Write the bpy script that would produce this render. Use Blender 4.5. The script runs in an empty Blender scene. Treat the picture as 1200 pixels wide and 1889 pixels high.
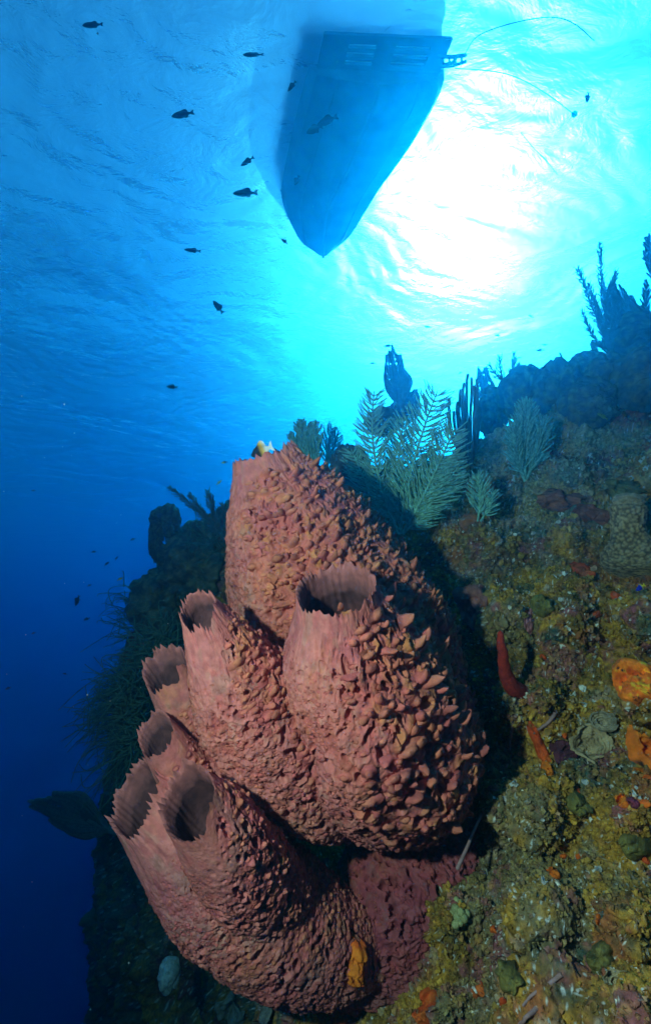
import bpy, math, random
import numpy as np
from mathutils import Vector
from mathutils.bvhtree import BVHTree

S = bpy.context.scene
C = S.collection
R = math.radians
# ------------------------------------------------------------------ camera
F = 865.0                      # focal length in pixels of the 1200 x 1889 photograph
PITCH = R(19.5)
cam = bpy.data.cameras.new('camera')
co = bpy.data.objects.new('camera', cam)
C.objects.link(co)
co.rotation_euler = (R(90) + PITCH, 0, 0)
cam.sensor_fit = 'VERTICAL'
cam.angle = 2 * math.atan(944.5 / F)
cam.clip_start = .02
cam.clip_end = 600
S.camera = co
# ------------------------------------------------------------------ sky, sun, exposure
SUN_EL, SUN_AZ = R(35.5), R(21.5)
w = bpy.data.worlds.new('World')
S.world = w
w.use_nodes = True
bg = w.node_tree.nodes['Background']
sky = w.node_tree.nodes.new('ShaderNodeTexSky')
sky.sky_type = 'NISHITA'
sky.sun_disc = False
sky.sun_elevation = SUN_EL
sky.sun_rotation = SUN_AZ
w.node_tree.links.new(sky.outputs[0], bg.inputs[0])
bg.inputs[1].default_value = .06
sl = bpy.data.lights.new('sun', 'SUN')
sl.energy = 5
sl.angle = R(.6)
sl.color = (1, .97, .92)
so = bpy.data.objects.new('sun', sl)
C.objects.link(so)
sd = Vector((math.cos(SUN_EL) * math.sin(SUN_AZ), math.cos(SUN_EL) * math.cos(SUN_AZ), math.sin(SUN_EL)))
so.rotation_euler = (-sd).to_track_quat('-Z', 'Y').to_euler()
# the photographer's strobe: the flash that lights the sponges from the left of the lens
STROBE = Vector((-.63, .0, .22))
sp = bpy.data.lights.new('strobe', 'SPOT')
sp.energy = 33
sp.color = (1, .90, .82)
sp.spot_size = R(125)
sp.spot_blend = .9
sp.shadow_soft_size = .035
spo = bpy.data.objects.new('strobe', sp)
C.objects.link(spo)
spo.location = STROBE
spo.rotation_euler = (Vector((.36, 1.35, -.02)) - STROBE).to_track_quat('-Z', 'Y').to_euler()
S.view_settings.view_transform = 'Standard'
S.view_settings.look = 'None'
S.view_settings.exposure = 2.0
S.cycles.volume_bounces = 2
S.cycles.max_bounces = 8
S.cycles.transparent_max_bounces = 8
S.cycles.use_denoising = True

H = 7.0                        # water above the lens, metres
CP, SP_ = math.cos(PITCH), math.sin(PITCH)


def P(px, py, dist):
    """the point at forward distance dist seen at pixel (px, py)"""
    r, u = (px - 600) / F, (944.5 - py) / F
    return Vector((r, CP - u * SP_, SP_ + u * CP)) * dist


def Pz(px, py, z):
    u = (944.5 - py) / F
    return P(px, py, z / (SP_ + u * CP))


ZF = .55


def Z(d):
    return d if d < 2 else 2 + (d - 2) * ZF


UPC = Vector((0, -SP_, CP))
FWD = Vector((0, CP, SP_))
RGT = Vector((1, 0, 0))


# ------------------------------------------------------------------ noise
def _h(ix, iy, iz, seed):
    h = (ix.astype(np.int64) * 374761393 + iy.astype(np.int64) * 668265263 + iz.astype(np.int64) * 2147483647 + seed * 1274126177) & 0xFFFFFFFF
    h = ((h ^ (h >> 13)) * 1274126177) & 0xFFFFFFFF
    h = ((h ^ (h >> 16)) * 2246822519) & 0xFFFFFFFF
    return ((h ^ (h >> 15)) & 0xFFFFFF) / float(0x1000000)


def vnoise(p, seed=0):
    i = np.floor(p)
    f = p - i
    f = f * f * (3 - 2 * f)
    i = i.astype(np.int64)
    r = 0
    for dx in (0, 1):
        for dy in (0, 1):
            for dz in (0, 1):
                wgt = (f[:, 0] if dx else 1 - f[:, 0]) * (f[:, 1] if dy else 1 - f[:, 1]) * (f[:, 2] if dz else 1 - f[:, 2])
                r = r + wgt * _h(i[:, 0] + dx, i[:, 1] + dy, i[:, 2] + dz, seed)
    return r * 2 - 1


def fbm(p, octv=4, seed=0, gain=.5):
    r, a, s = 0, 1.0, 0
    for k in range(octv):
        r = r + a * vnoise(p * (2.03 ** k) + 17.3 * k, seed + k)
        s += a
        a *= gain
    return r / s


def worley(p, seed=0):
    """F1, F2, random value of the nearest cell"""
    i = np.floor(p).astype(np.int64)
    n = len(p)
    f1 = np.full(n, 9.0)
    f2 = np.full(n, 9.0)
    rid = np.zeros(n)
    for dx in (-1, 0, 1):
        for dy in (-1, 0, 1):
            for dz in (-1, 0, 1):
                cx, cy, cz = i[:, 0] + dx, i[:, 1] + dy, i[:, 2] + dz
                d = np.sqrt((cx + _h(cx, cy, cz, seed) - p[:, 0]) ** 2 + (cy + _h(cx, cy, cz, seed + 7) - p[:, 1]) ** 2
                            + (cz + _h(cx, cy, cz, seed + 13) - p[:, 2]) ** 2)
                nr = d < f1
                f2 = np.where(nr, f1, np.minimum(f2, d))
                rid = np.where(nr, _h(cx, cy, cz, seed + 29), rid)
                f1 = np.where(nr, d, f1)
    return f1, f2, rid


def sstep(a, b, x):
    t = np.clip((x - a) / (b - a), 0, 1)
    return t * t * (3 - 2 * t)


def lerp(a, b, t):
    return a + (b - a) * t


def mixc(a, b, t):
    return np.asarray(a)[None, :] * (1 - t[:, None]) + np.asarray(b)[None, :] * t[:, None]


# ------------------------------------------------------------------ materials
def newmat(name):
    m = bpy.data.materials.new(name)
    m.use_nodes = True
    t = m.node_tree
    t.nodes.clear()
    return m, t, t.nodes.new('ShaderNodeOutputMaterial')


def principled(name, col=None, attr=False, rough=.8, var=.25, nscale=30, bump=.4, bscale=200, bdist=.002, spec=.3):
    m, t, out = newmat(name)
    N, L = t.nodes.new, t.links.new
    b = N('ShaderNodeBsdfPrincipled')
    b.inputs['Roughness'].default_value = rough
    b.inputs['Specular IOR Level'].default_value = spec
    geo = N('ShaderNodeNewGeometry')
    nz = N('ShaderNodeTexNoise')
    nz.inputs['Scale'].default_value = nscale
    nz.inputs['Detail'].default_value = 5
    L(geo.outputs['Position'], nz.inputs['Vector'])
    mr = N('ShaderNodeMapRange')
    mr.inputs['From Min'].default_value = .3
    mr.inputs['From Max'].default_value = .7
    mr.inputs['To Min'].default_value = 1 - var
    mr.inputs['To Max'].default_value = 1 + var
    L(nz.outputs[0], mr.inputs[0])
    vm = N('ShaderNodeVectorMath')
    vm.operation = 'SCALE'
    L(mr.outputs[0], vm.inputs['Scale'])
    if attr:
        a = N('ShaderNodeAttribute')
        a.attribute_name = 'Col'
        L(a.outputs['Color'], vm.inputs[0])
    else:
        vm.inputs[0].default_value = col
    L(vm.outputs[0], b.inputs['Base Color'])
    if bump:
        n2 = N('ShaderNodeTexNoise')
        n2.inputs['Scale'].default_value = bscale
        n2.inputs['Detail'].default_value = 4
        L(geo.outputs['Position'], n2.inputs['Vector'])
        bp = N('ShaderNodeBump')
        bp.inputs['Strength'].default_value = bump
        bp.inputs['Distance'].default_value = bdist
        L(n2.outputs[0], bp.inputs['Height'])
        L(bp.outputs[0], b.inputs['Normal'])
    L(b.outputs[0], out.inputs[0])
    return m


M = dict(
    sponge=principled('sponge flesh', attr=True, rough=.85, var=.22, nscale=45, bump=.4, bscale=170, bdist=.003, spec=.2),
    reef=principled('reef turf', attr=True, rough=.9, var=.45, nscale=75, bump=.8, bscale=260, bdist=.004, spec=.2),
    coral=principled('coral skin', attr=True, rough=.85, var=.3, nscale=35, bump=.6, bscale=160, bdist=.004),
    plume=principled('sea plume', (.20, .43, .29), rough=.8, var=.45, nscale=60, bump=0),
    darkplume=principled('dark gorgonian', (.08, .12, .10), rough=.85, var=.25, nscale=40, bump=0),
    bushes=principled('soft coral frond', (.06, .13, .085), rough=.85, var=.4, nscale=40, bump=0),
    fan=principled('sea fan', (.13, .12, .16), rough=.85, var=.25, nscale=40, bump=0),
    fish=principled('dark fish skin', (.03, .035, .045), rough=.5, var=.3, nscale=60, bump=0),
    hull=principled('hull paint', (.22, .26, .30), rough=.5, var=.2, nscale=4, bump=0),
    rail=principled('rub rail', (.2, .24, .27), rough=.5, var=.1, nscale=6, bump=0),
    line=principled('rope', (.07, .08, .08), rough=.8, var=.1, bump=0),
    tendril=principled('tendril', (.36, .20, .17), rough=.8, var=.3, nscale=60, bump=0),
)


# ------------------------------------------------------------------ object helpers
def link_mesh(name, V, Fc, mat, parent=None, origin=None, col=None, smooth=True):
    """V (n,3) world coordinates; the object sits at origin, or at its parent's origin"""
    V = np.asarray(V, dtype=np.float64)
    root = parent
    while root is not None and root.parent is not None:
        root = root.parent
    if origin is None:
        origin = root.location if root is not None else Vector((0, 0, 0))
    V = V - np.array(origin)[None, :]
    me = bpy.data.meshes.new(name)
    if isinstance(Fc, np.ndarray):
        nf, k = Fc.shape
        me.vertices.add(len(V))
        me.vertices.foreach_set('co', V.ravel())
        me.loops.add(nf * k)
        me.loops.foreach_set('vertex_index', Fc.ravel().astype(np.int32))
        me.polygons.add(nf)
        me.polygons.foreach_set('loop_start', np.arange(0, nf * k, k, dtype=np.int32))
        me.polygons.foreach_set('loop_total', np.full(nf, k, dtype=np.int32))
        me.update(calc_edges=True)
        me.validate()
    else:
        me.from_pydata([tuple(v) for v in V], [], Fc)
    if col is not None:
        a = me.color_attributes.new('Col', 'FLOAT_COLOR', 'POINT')
        c4 = np.ones((len(V), 4))
        c4[:, :3] = np.clip(col, 0, 1)
        a.data.foreach_set('color', c4.ravel())
    me.polygons.foreach_set('use_smooth', np.full(len(me.polygons), smooth))
    me.materials.append(mat)
    o = bpy.data.objects.new(name, me)
    C.objects.link(o)
    if parent is not None:
        o.parent = parent
    else:
        o.location = origin
    return o


def tag(o, label, cat, group=None):
    o['label'] = label
    o['category'] = cat
    if group:
        o['group'] = group
    return o


def thing(name, loc, label, cat, group=None):
    o = bpy.data.objects.new(name, None)
    o.empty_display_size = .05
    C.objects.link(o)
    o.location = loc
    return tag(o, label, cat, group)


def structure(o):
    o['kind'] = 'structure'
    return o


def grid_faces(nu, nv, wrap):
    """nu columns (around), nv rows; vertex index = row*nu+col"""
    a = np.arange(nv - 1)[:, None] * nu
    c = np.arange(nu if wrap else nu - 1)[None, :]
    c2 = (c + 1) % nu
    return np.stack([a + c, a + c2, a + nu + c2, a + nu + c], -1).reshape(-1, 4)


class MB:
    """collects tubes into one mesh"""
    def __init__(self):
        self.v, self.f, self.n = [], [], 0

    def tube(self, pts, rad, k=5):
        pts = np.asarray([tuple(p) for p in pts], dtype=float)
        n = len(pts)
        rad = np.broadcast_to(np.asarray(rad, dtype=float), (n,))
        t = np.gradient(pts, axis=0)
        t /= np.linalg.norm(t, axis=1)[:, None] + 1e-12
        ref = np.array([.31, -.9, .3]) if abs(t[0] @ np.array([.31, -.9, .3])) < .85 else np.array([1., 0, 0])
        e1 = np.cross(t, ref)
        e1 /= np.linalg.norm(e1, axis=1)[:, None] + 1e-12
        e2 = np.cross(t, e1)
        th = np.arange(k) * 2 * math.pi / k
        ring = (pts[:, None, :] + rad[:, None, None] * (np.cos(th)[None, :, None] * e1[:, None, :] + np.sin(th)[None, :, None] * e2[:, None, :]))
        self.v.append(ring.reshape(-1, 3))
        self.f.append(grid_faces(k, n, True) + self.n)
        self.n += n * k
        # caps
        for row, pt in ((0, pts[0]), (n - 1, pts[-1] + t[-1] * rad[-1])):
            self.v.append(pt[None, :])
            b = self.n - (n * k if row == 0 else n * k + 1) + row * k
            q = [[b + i, b + (i + 1) % k, self.n, self.n] for i in range(k)]
            self.f.append(np.array(q))
            self.n += 1

    def grid(self, V, nu, nv, wrap=False):
        self.v.append(np.asarray(V).reshape(-1, 3))
        self.f.append(grid_faces(nu, nv, wrap) + self.n)
        self.n += nu * nv

    def build(self, name, mat, parent=None, origin=None, smooth=True, col=None):
        V = np.concatenate(self.v)
        Fq = np.concatenate(self.f)
        tri = Fq[:, 2] == Fq[:, 3]
        faces = [tuple(q) for q in Fq[~tri].tolist()] + [tuple(q[:3]) for q in Fq[tri].tolist()]
        if col is not None:
            col = np.tile(np.asarray(col)[None, :], (len(V), 1))
        return link_mesh(name, V, faces, mat, parent, origin, col, smooth)


def catmull(pts, n):
    """n samples, evenly spaced, on a Catmull-Rom spline through the rows of pts"""
    pts = np.asarray(pts, dtype=float)
    p = np.vstack([2 * pts[0] - pts[1], pts, 2 * pts[-1] - pts[-2]])
    out = []
    for i in range(1, len(p) - 2):
        t = np.linspace(0, 1, 40, endpoint=False)[:, None]
        a, b, c, d = p[i - 1], p[i], p[i + 1], p[i + 2]
        out.append(.5 * (2 * b + (c - a) * t + (2 * a - 5 * b + 4 * c - d) * t ** 2 + (3 * b - a - 3 * c + d) * t ** 3))
    out = np.vstack(out + [pts[-1:]])
    s = np.concatenate([[0], np.cumsum(np.linalg.norm(np.diff(out[:, :3], axis=0), axis=1))])
    q = np.linspace(0, s[-1], n)
    return np.stack([np.interp(q, s, out[:, k]) for k in range(out.shape[1])], 1), s[-1]


# ------------------------------------------------------------------ water: surface, water body, seabed
def build_water():
    m, t, out = newmat('rippled sea surface')
    N, L = t.nodes.new, t.links.new
    geo = N('ShaderNodeNewGeometry')
    mp = N('ShaderNodeMapping')
    mp.inputs['Rotation'].default_value = (0, 0, R(-28))
    mp.inputs['Scale'].default_value = (.62, 1.0, 1)
    L(geo.outputs['Position'], mp.inputs[0])
    n1 = N('ShaderNodeTexNoise')
    n1.inputs['Scale'].default_value = .5
    n1.inputs['Detail'].default_value = 3
    n1.inputs['Roughness'].default_value = .5
    n1.inputs['Distortion'].default_value = .8
    L(mp.outputs[0], n1.inputs['Vector'])
    n2 = N('ShaderNodeTexNoise')
    n2.inputs['Scale'].default_value = 2.4
    n2.inputs['Detail'].default_value = 5
    n2.inputs['Roughness'].default_value = .6
    n2.inputs['Distortion'].default_value = .5
    L(mp.outputs[0], n2.inputs['Vector'])
    b1 = N('ShaderNodeBump')
    b1.inputs['Strength'].default_value = 1
    b1.inputs['Distance'].default_value = .5
    L(n1.outputs[0], b1.inputs['Height'])
    n3 = N('ShaderNodeTexNoise')                      # gusts: where the small ripples are strong or weak
    n3.inputs['Scale'].default_value = .28
    n3.inputs['Detail'].default_value = 3
    L(geo.outputs['Position'], n3.inputs['Vector'])
    mr = N('ShaderNodeMapRange')
    mr.inputs['From Min'].default_value = .38
    mr.inputs['From Max'].default_value = .66
    mr.inputs['To Min'].default_value = .03
    mr.inputs['To Max'].default_value = .10
    L(n3.outputs[0], mr.inputs[0])
    b2 = N('ShaderNodeBump')
    b2.inputs['Strength'].default_value = 1
    L(mr.outputs[0], b2.inputs['Distance'])
    L(n2.outputs[0], b2.inputs['Height'])
    L(b1.outputs[0], b2.inputs['Normal'])
    g = N('ShaderNodeBsdfGlass')
    g.inputs['IOR'].default_value = 1.33
    g.inputs['Roughness'].default_value = .57
    L(b2.outputs[0], g.inputs['Normal'])
    tr = N('ShaderNodeBsdfTransparent')
    mx = N('ShaderNodeMixShader')
    mx.inputs[0].default_value = .15
    L(g.outputs[0], mx.inputs[1])
    L(tr.outputs[0], mx.inputs[2])
    L(mx.outputs[0], out.inputs[0])
    structure(link_mesh('water_surface', [(-250, -250, H), (250, -250, H), (250, 250, H), (-250, 250, H)], [(0, 1, 2, 3)], m))
    # the body of sea water that the scene stands in
    mv, t, out = newmat('sea water')
    pv = t.nodes.new('ShaderNodeVolumePrincipled')
    pv.inputs['Density'].default_value = .33
    pv.inputs['Color'].default_value = (.001, .055, .110, 1)
    pv.inputs['Absorption Color'].default_value = (.012, .53, .74, 1)
    pv.inputs['Anisotropy'].default_value = .80
    t.links.new(pv.outputs[0], out.inputs['Volume'])
    b = (-60, 60, -60, 60, -17, H + 2.2)
    vs = [(x, y, z) for z in b[4:] for y in b[2:4] for x in b[:2]]
    hz = link_mesh('haze', vs, [(0, 2, 3, 1), (4, 5, 7, 6), (0, 1, 5, 4), (2, 6, 7, 3), (0, 4, 6, 2), (1, 3, 7, 5)], mv, smooth=False)
    hz['kind'] = 'stuff'
    mg = principled('deep sand', (.22, .21, .17), rough=.95, nscale=.4, bump=.5, bscale=2, bdist=.1)
    structure(link_mesh('seabed', [(-250, -250, -16), (250, -250, -16), (250, 250, -16), (-250, 250, -16)], [(0, 1, 2, 3)], mg))


# ------------------------------------------------------------------ reef terrain
def idw(cx, q, power=3.2):
    """inverse-distance interpolation of control rows (x, y, value) at q (n,2)"""
    cx = np.asarray(cx, dtype=float)
    d = np.sqrt((q[:, None, 0] - cx[None, :, 0]) ** 2 + ((q[:, None, 1] - cx[None, :, 1]) * 1.15) ** 2) + 12
    wt = d ** -power
    v = (wt * cx[None, :, 2]).sum(1) / wt.sum(1)
    return np.where(v < 2, v, 2 + (v - 2) * ZF)


NEAR_CTRL = [(400, 2150, 1.3), (800, 2150, .98), (1200, 2150, .72), (1500, 2150, .6),
             (420, 1889, 1.7), (560, 1889, 1.35), (800, 1889, 1.12), (1000, 1889, .97), (1200, 1889, .82), (1500, 1889, .7),
             (480, 1750, 1.9), (560, 1700, 1.75), (720, 1700, 1.42), (850, 1700, 1.24), (1000, 1700, 1.1), (1200, 1700, .94), (1500, 1700, .8),
             (560, 1500, 2.0), (700, 1500, 1.85), (840, 1500, 1.72), (920, 1500, 1.34), (1000, 1500, 1.24), (1200, 1500, 1.07), (1500, 1500, .95),
             (600, 1300, 2.3), (800, 1300, 2.1), (870, 1300, 1.9), (940, 1300, 1.45), (1010, 1300, 1.4), (1200, 1300, 1.22), (1500, 1300, 1.1),
             (600, 1150, 2.5), (800, 1150, 2.2), (860, 1150, 1.95), (930, 1150, 1.66), (1050, 1150, 1.56), (1200, 1150, 1.42), (1500, 1150, 1.3),
             (600, 1000, 2.9), (700, 1000, 2.7), (800, 1000, 2.3), (900, 1000, 2.02), (1050, 1000, 1.92), (1200, 1000, 1.76), (1500, 1000, 1.6),
             (500, 900, 3.6), (620, 900, 3.3), (760, 900, 2.9), (900, 900, 2.6), (1050, 900, 2.4), (1200, 900, 2.2), (1500, 900, 2.0),
             (640, 820, 3.9), (760, 820, 3.5), (900, 820, 3.2), (1050, 820, 2.9), (1200, 820, 2.65), (1500, 820, 2.4),
             (700, 760, 4.1), (880, 760, 3.8), (1000, 760, 3.45), (1200, 760, 3.1), (900, 700, 4.4), (1000, 700, 4.0), (1200, 700, 3.5),
             (1100, 655, 4.2), (1200, 655, 3.9), (1500, 655, 3.4)]


def reef_color(p, h, lump, seed=0):
    """living colours of the turf: olive algae, yellow-green lumps, pink and grey crusts, pale grains"""
    olive = (.15, .105, .02)
    yellow = (.40, .25, .035)
    n1 = fbm(p * 6, 4, 101 + seed)
    n2 = fbm(p * 14, 4, 121 + seed)
    n3 = fbm(p * 30, 3, 141 + seed)
    c = mixc(olive, yellow, sstep(-.15, .5, n3 + .5 * n2))
    c = c * (1 - .0) + 0
    t = sstep(.12, .42, n1)[:, None]
    c = c * (1 - t * .7) + np.array((.13, .105, .085))[None] * t * .7
    for k_, (pc_, lo, sc, am) in enumerate((((.40, .26, .035), -.06, 4.5, .8), ((.30, .10, .045), .16, 6, .75), ((.13, .15, .09), .08, 4, .8), ((.085, .07, .03), .20, 6.5, .7), ((.36, .30, .20), .34, 8, .7), ((.24, .085, .10), .24, 7.5, .8))):
        m_ = (sstep(lo, lo + .16, fbm(p * sc + 23.7 * (k_ + 1), 5, 261 + k_ + seed, .6)) * am)[:, None]
        c = c * (1 - m_) + np.array(pc_)[None] * m_
    t = sstep(.22, .45, fbm(p * 9 + 31, 4, 161 + seed))[:, None]
    c = c * (1 - t) + np.array((.20, .075, .085))[None] * t
    t = sstep(.25, .45, fbm(p * 8 + 77, 4, 181 + seed))[:, None]
    c = c * (1 - t) + np.array((.06, .10, .07))[None] * t
    t = sstep(.38, .52, fbm(p * 16 + 55, 3, 191 + seed))[:, None]
    c = c * (1 - t * .8) + np.array((.30, .27, .21))[None] * t * .8
    f1, f2, rid = worley(p * 38 + .4 * np.stack([n3, n2, n1], 1), 241 + seed)
    pal = np.array([(.18, .115, .022), (.34, .22, .035), (.13, .09, .03), (.22, .07, .05), (.28, .18, .05), (.07, .085, .05), (.42, .29, .06), (.16, .06, .055), (.25, .17, .09)])
    pc = pal[(rid * 8.99).astype(int)]
    wq = (.35 * sstep(.55, .35, f1))[:, None]
    c = c * (1 - wq) + pc * wq
    # pale silt on the upper slope, brightened and greened to paint in its teal light
    t = (sstep(.35, 1.3, p[:, 2]) * sstep(-.25, .3, fbm(p * 5 + 13, 4, 251 + seed)) * .75)[:, None]
    c = c * (1 - t) + np.array((.30, .42, .24))[None] * t
    f1, f2, rid = worley(p * 150, 211 + seed)
    t = ((rid > .90 - .22 * sstep(.0, .5, fbm(p * 8 + 91, 3, 231 + seed))) & (f1 < .42)).astype(float)[:, None]
    c = c * np.array((1.28, .98, .9))[None]
    c = c * (1 - t) + np.array((.62, .60, .50))[None] * t
    return c


def normals_of(V, nu, nv):
    G = V.reshape(nv, nu, 3)
    du = np.gradient(G, axis=1)
    dv = np.gradient(G, axis=0)
    n = np.cross(du, dv)
    n /= np.linalg.norm(n, axis=2)[:, :, None] + 1e-12
    return n.reshape(-1, 3)


def reef_displace(V, n, amp=1.0, fine=True, seed=0):
    """big swells, boulder lumps, leafy algal lumps"""
    h = .13 * amp * fbm(V * 2.4, 5, 301 + seed, .55)
    wp = np.stack([vnoise(V * 9, 5), vnoise(V * 9, 6), vnoise(V * 9, 7)], 1) + .5 * np.stack([vnoise(V * 22, 25), vnoise(V * 22, 26), vnoise(V * 22, 27)], 1)
    f1, f2, rid = worley(V * 8 + .55 * wp, 311 + seed)
    h = h + .020 * amp * (1 - np.clip(f1, 0, 1) ** 1.3) * (rid - .15)
    lump = np.zeros(len(V))
    if fine:
        warp = np.stack([vnoise(V * 30, 15), vnoise(V * 30, 16), vnoise(V * 30, 17)], 1)
        g1, g2, gid = worley(V * np.array([25, 25, 31])[None] + .5 * warp, 321 + seed)
        lump = np.sqrt(np.clip(1 - (g1 / .75) ** 2, 0, 1)) * (.2 + .8 * gid)
        patch = sstep(-.45, .2, fbm(V * 4 + 9, 3, 331 + seed))
        h = h + .022 * lump * patch
        k1, k2, kid = worley(V * 58 + .4 * warp, 341 + seed)
        h = h + .010 * np.sqrt(np.clip(1 - (k1 / .8) ** 2, 0, 1)) * (.2 + kid) * (1.3 - patch)
        hi = sstep(.25, .9, V[:, 2])
        e1_, e2_, eid = worley(V * np.array([11, 11, 17])[None] + .5 * warp, 381 + seed)
        h = h + hi * (.06 * np.clip(1 - (e1_ / .7) ** 2, 0, 1) * eid + .035 * fbm(V * 13, 4, 391 + seed, .6))
        h = h + .024 * fbm(V * 24, 4, 351 + seed, .65) + .010 * fbm(V * 75, 3, 371 + seed)
        h = h - .025 * sstep(.06, .0, np.abs(fbm(V * 7 + 3, 4, 361 + seed)))
    return V + n * h[:, None] + np.array([0, 0, 1.0])[None] * (.35 * h * 0)[:, None], h, lump


def top_y(x):
    return np.interp(x, [420, 500, 560, 620, 700, 800, 870, 930, 1000, 1080, 1130, 1200, 1400, 1600],
                     [985, 955, 925, 905, 890, 848, 812, 792, 775, 738, 716, 702, 680, 660])


def build_near_reef():
    nu, nv, nb = 560, 620, 60
    x = np.concatenate([np.linspace(400, 1260, nu - 70), 1260 + 1500 * np.linspace(0, 1, 71)[1:] ** 1.5])
    vv = np.linspace(0, 1, nv) ** 1.0
    X = np.tile(x[None, :], (nv, 1))
    T = top_y(x)[None, :]
    Y = 2120 + (T - 2120) * vv[:, None]
    q = np.stack([X.ravel(), Y.ravel()], 1)
    D = np.concatenate([idw(NEAR_CTRL, q[i:i + 20000]) for i in range(0, len(q), 20000)])
    # the sheet rolls away from the lens along its left edge
    D = D + 1.3 * np.clip((520 - q[:, 0]) / 120, 0, 1) ** 2
    r, u = (q[:, 0] - 600) / F, (944.5 - q[:, 1]) / F
    V = np.stack([r * D, (CP - u * SP_) * D, (SP_ + u * CP) * D], 1)
    # behind the crest: falls away
    crest = V.reshape(nv, nu, 3)[-1]
    k = np.linspace(0, 1, nb + 1)[1:]
    back = crest[None] + np.stack([np.zeros(nb), 2.2 * k, .12 * np.sin(k * 2.2) - 2.2 * k ** 2.2], 1)[:, None, :]
    V = np.concatenate([V, back.reshape(-1, 3)])
    n = -normals_of(V, nu, nv + nb)
    if (n[nu * nv // 2 + nu // 2] @ np.array([0, -1, .3])) < 0:
        n = -n
    V2, h, lump = reef_displace(V, n)
    col = reef_color(V2, h, lump)
    return V2, grid_faces(nu, nv + nb, False), col


def left_x(y):
    return np.interp(y, [860, 920, 960, 1000, 1050, 1100, 1160, 1220, 1300, 1400, 1480, 1560, 1700, 1889, 2150],
                     [470, 420, 380, 330, 300, 262, 238, 222, 205, 200, 198, 182, 165, 160, 150])


def build_far_reef():
    nu, nv, nb = 260, 420, 40
    y = np.linspace(2150, 870, nv)
    k = np.linspace(0, 1, nu)
    X = left_x(y)[:, None] + (800 - left_x(y))[:, None] * k[None, :]
    Y = np.tile(y[:, None], (1, nu))
    ctrl = [(150, 2150, 3.4), (400, 2150, 2.9), (750, 2150, 2.2), (160, 1889, 3.9), (300, 1889, 3.4), (500, 1889, 2.6), (800, 1889, 2.1),
            (180, 1600, 4.2), (400, 1600, 3.3), (700, 1600, 2.4), (200, 1300, 3.7), (400, 1300, 3.1), (750, 1300, 2.6),
            (300, 1050, 4.0), (500, 1050, 3.5), (750, 1050, 3.1), (430, 900, 4.4), (600, 900, 4.0), (800, 900, 3.8)]
    q = np.stack([X.ravel(), Y.ravel()], 1)
    D = idw(ctrl, q) + 1.2 * (1 - np.clip(k / .25, 0, 1)[None, :].repeat(nv, 0).ravel()) ** 2
    r, u = (q[:, 0] - 600) / F, (944.5 - q[:, 1]) / F
    V = np.stack([r * D, (CP - u * SP_) * D, (SP_ + u * CP) * D], 1).reshape(nv, nu, 3)
    kb = np.linspace(1, 0, nb + 1)[:-1]
    lb = V[:, :1] + np.stack([.15 * kb, 2.5 * kb, -.3 * kb], 1)[None]
    V = np.concatenate([lb, V], 1)
    nu += nb
    crest = V[-1]
    kk = np.linspace(0, 1, nb + 1)[1:]
    back = crest[None] + np.stack([np.zeros(nb), 2.0 * kk, -1.8 * kk ** 2], 1)[:, None, :]
    V = np.concatenate([V, back], 0)
    nv += nb
    V = V.reshape(-1, 3)
    n = normals_of(V, nu, nv)
    if (n[nu * (nv // 2) + nu // 2 + 50] @ np.array([0, -1, .2])) < 0:
        n = -n
    V2, h, lump = reef_displace(V, n, 1.7, True, 40)
    col = reef_color(V2, h, lump, 40) * .8
    return V2, grid_faces(nu, nv, False), col


build_water()
nV, nF, nC = build_near_reef()
structure(link_mesh('terrain', nV, nF, M['reef'], col=nC))
fV, fF, fC = build_far_reef()
structure(link_mesh('terrain', fV, fF, M['reef'], col=fC))
BVREEF = BVHTree.FromPolygons(np.concatenate([nV, fV]).tolist(), np.concatenate([nF, fF + len(nV)]).tolist())


def hit(px, py, default=3.0, bv=None):
    d = P(px, py, 1.0)
    loc, n, i, dist = (bv or BVREEF).ray_cast(Vector((0, 0, 0)), d.normalized())
    if loc is None:
        return P(px, py, default), -d.normalized()
    if n.dot(d) > 0:
        n = -n
    return loc, n


def depth_of(p):
    return p.dot(FWD)


# ------------------------------------------------------------------ sponges
PINK = np.array((.46, .100, .088))
BROWN = np.array((.53, .185, .062))
PALE = np.array((.52, .165, .14))


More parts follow.
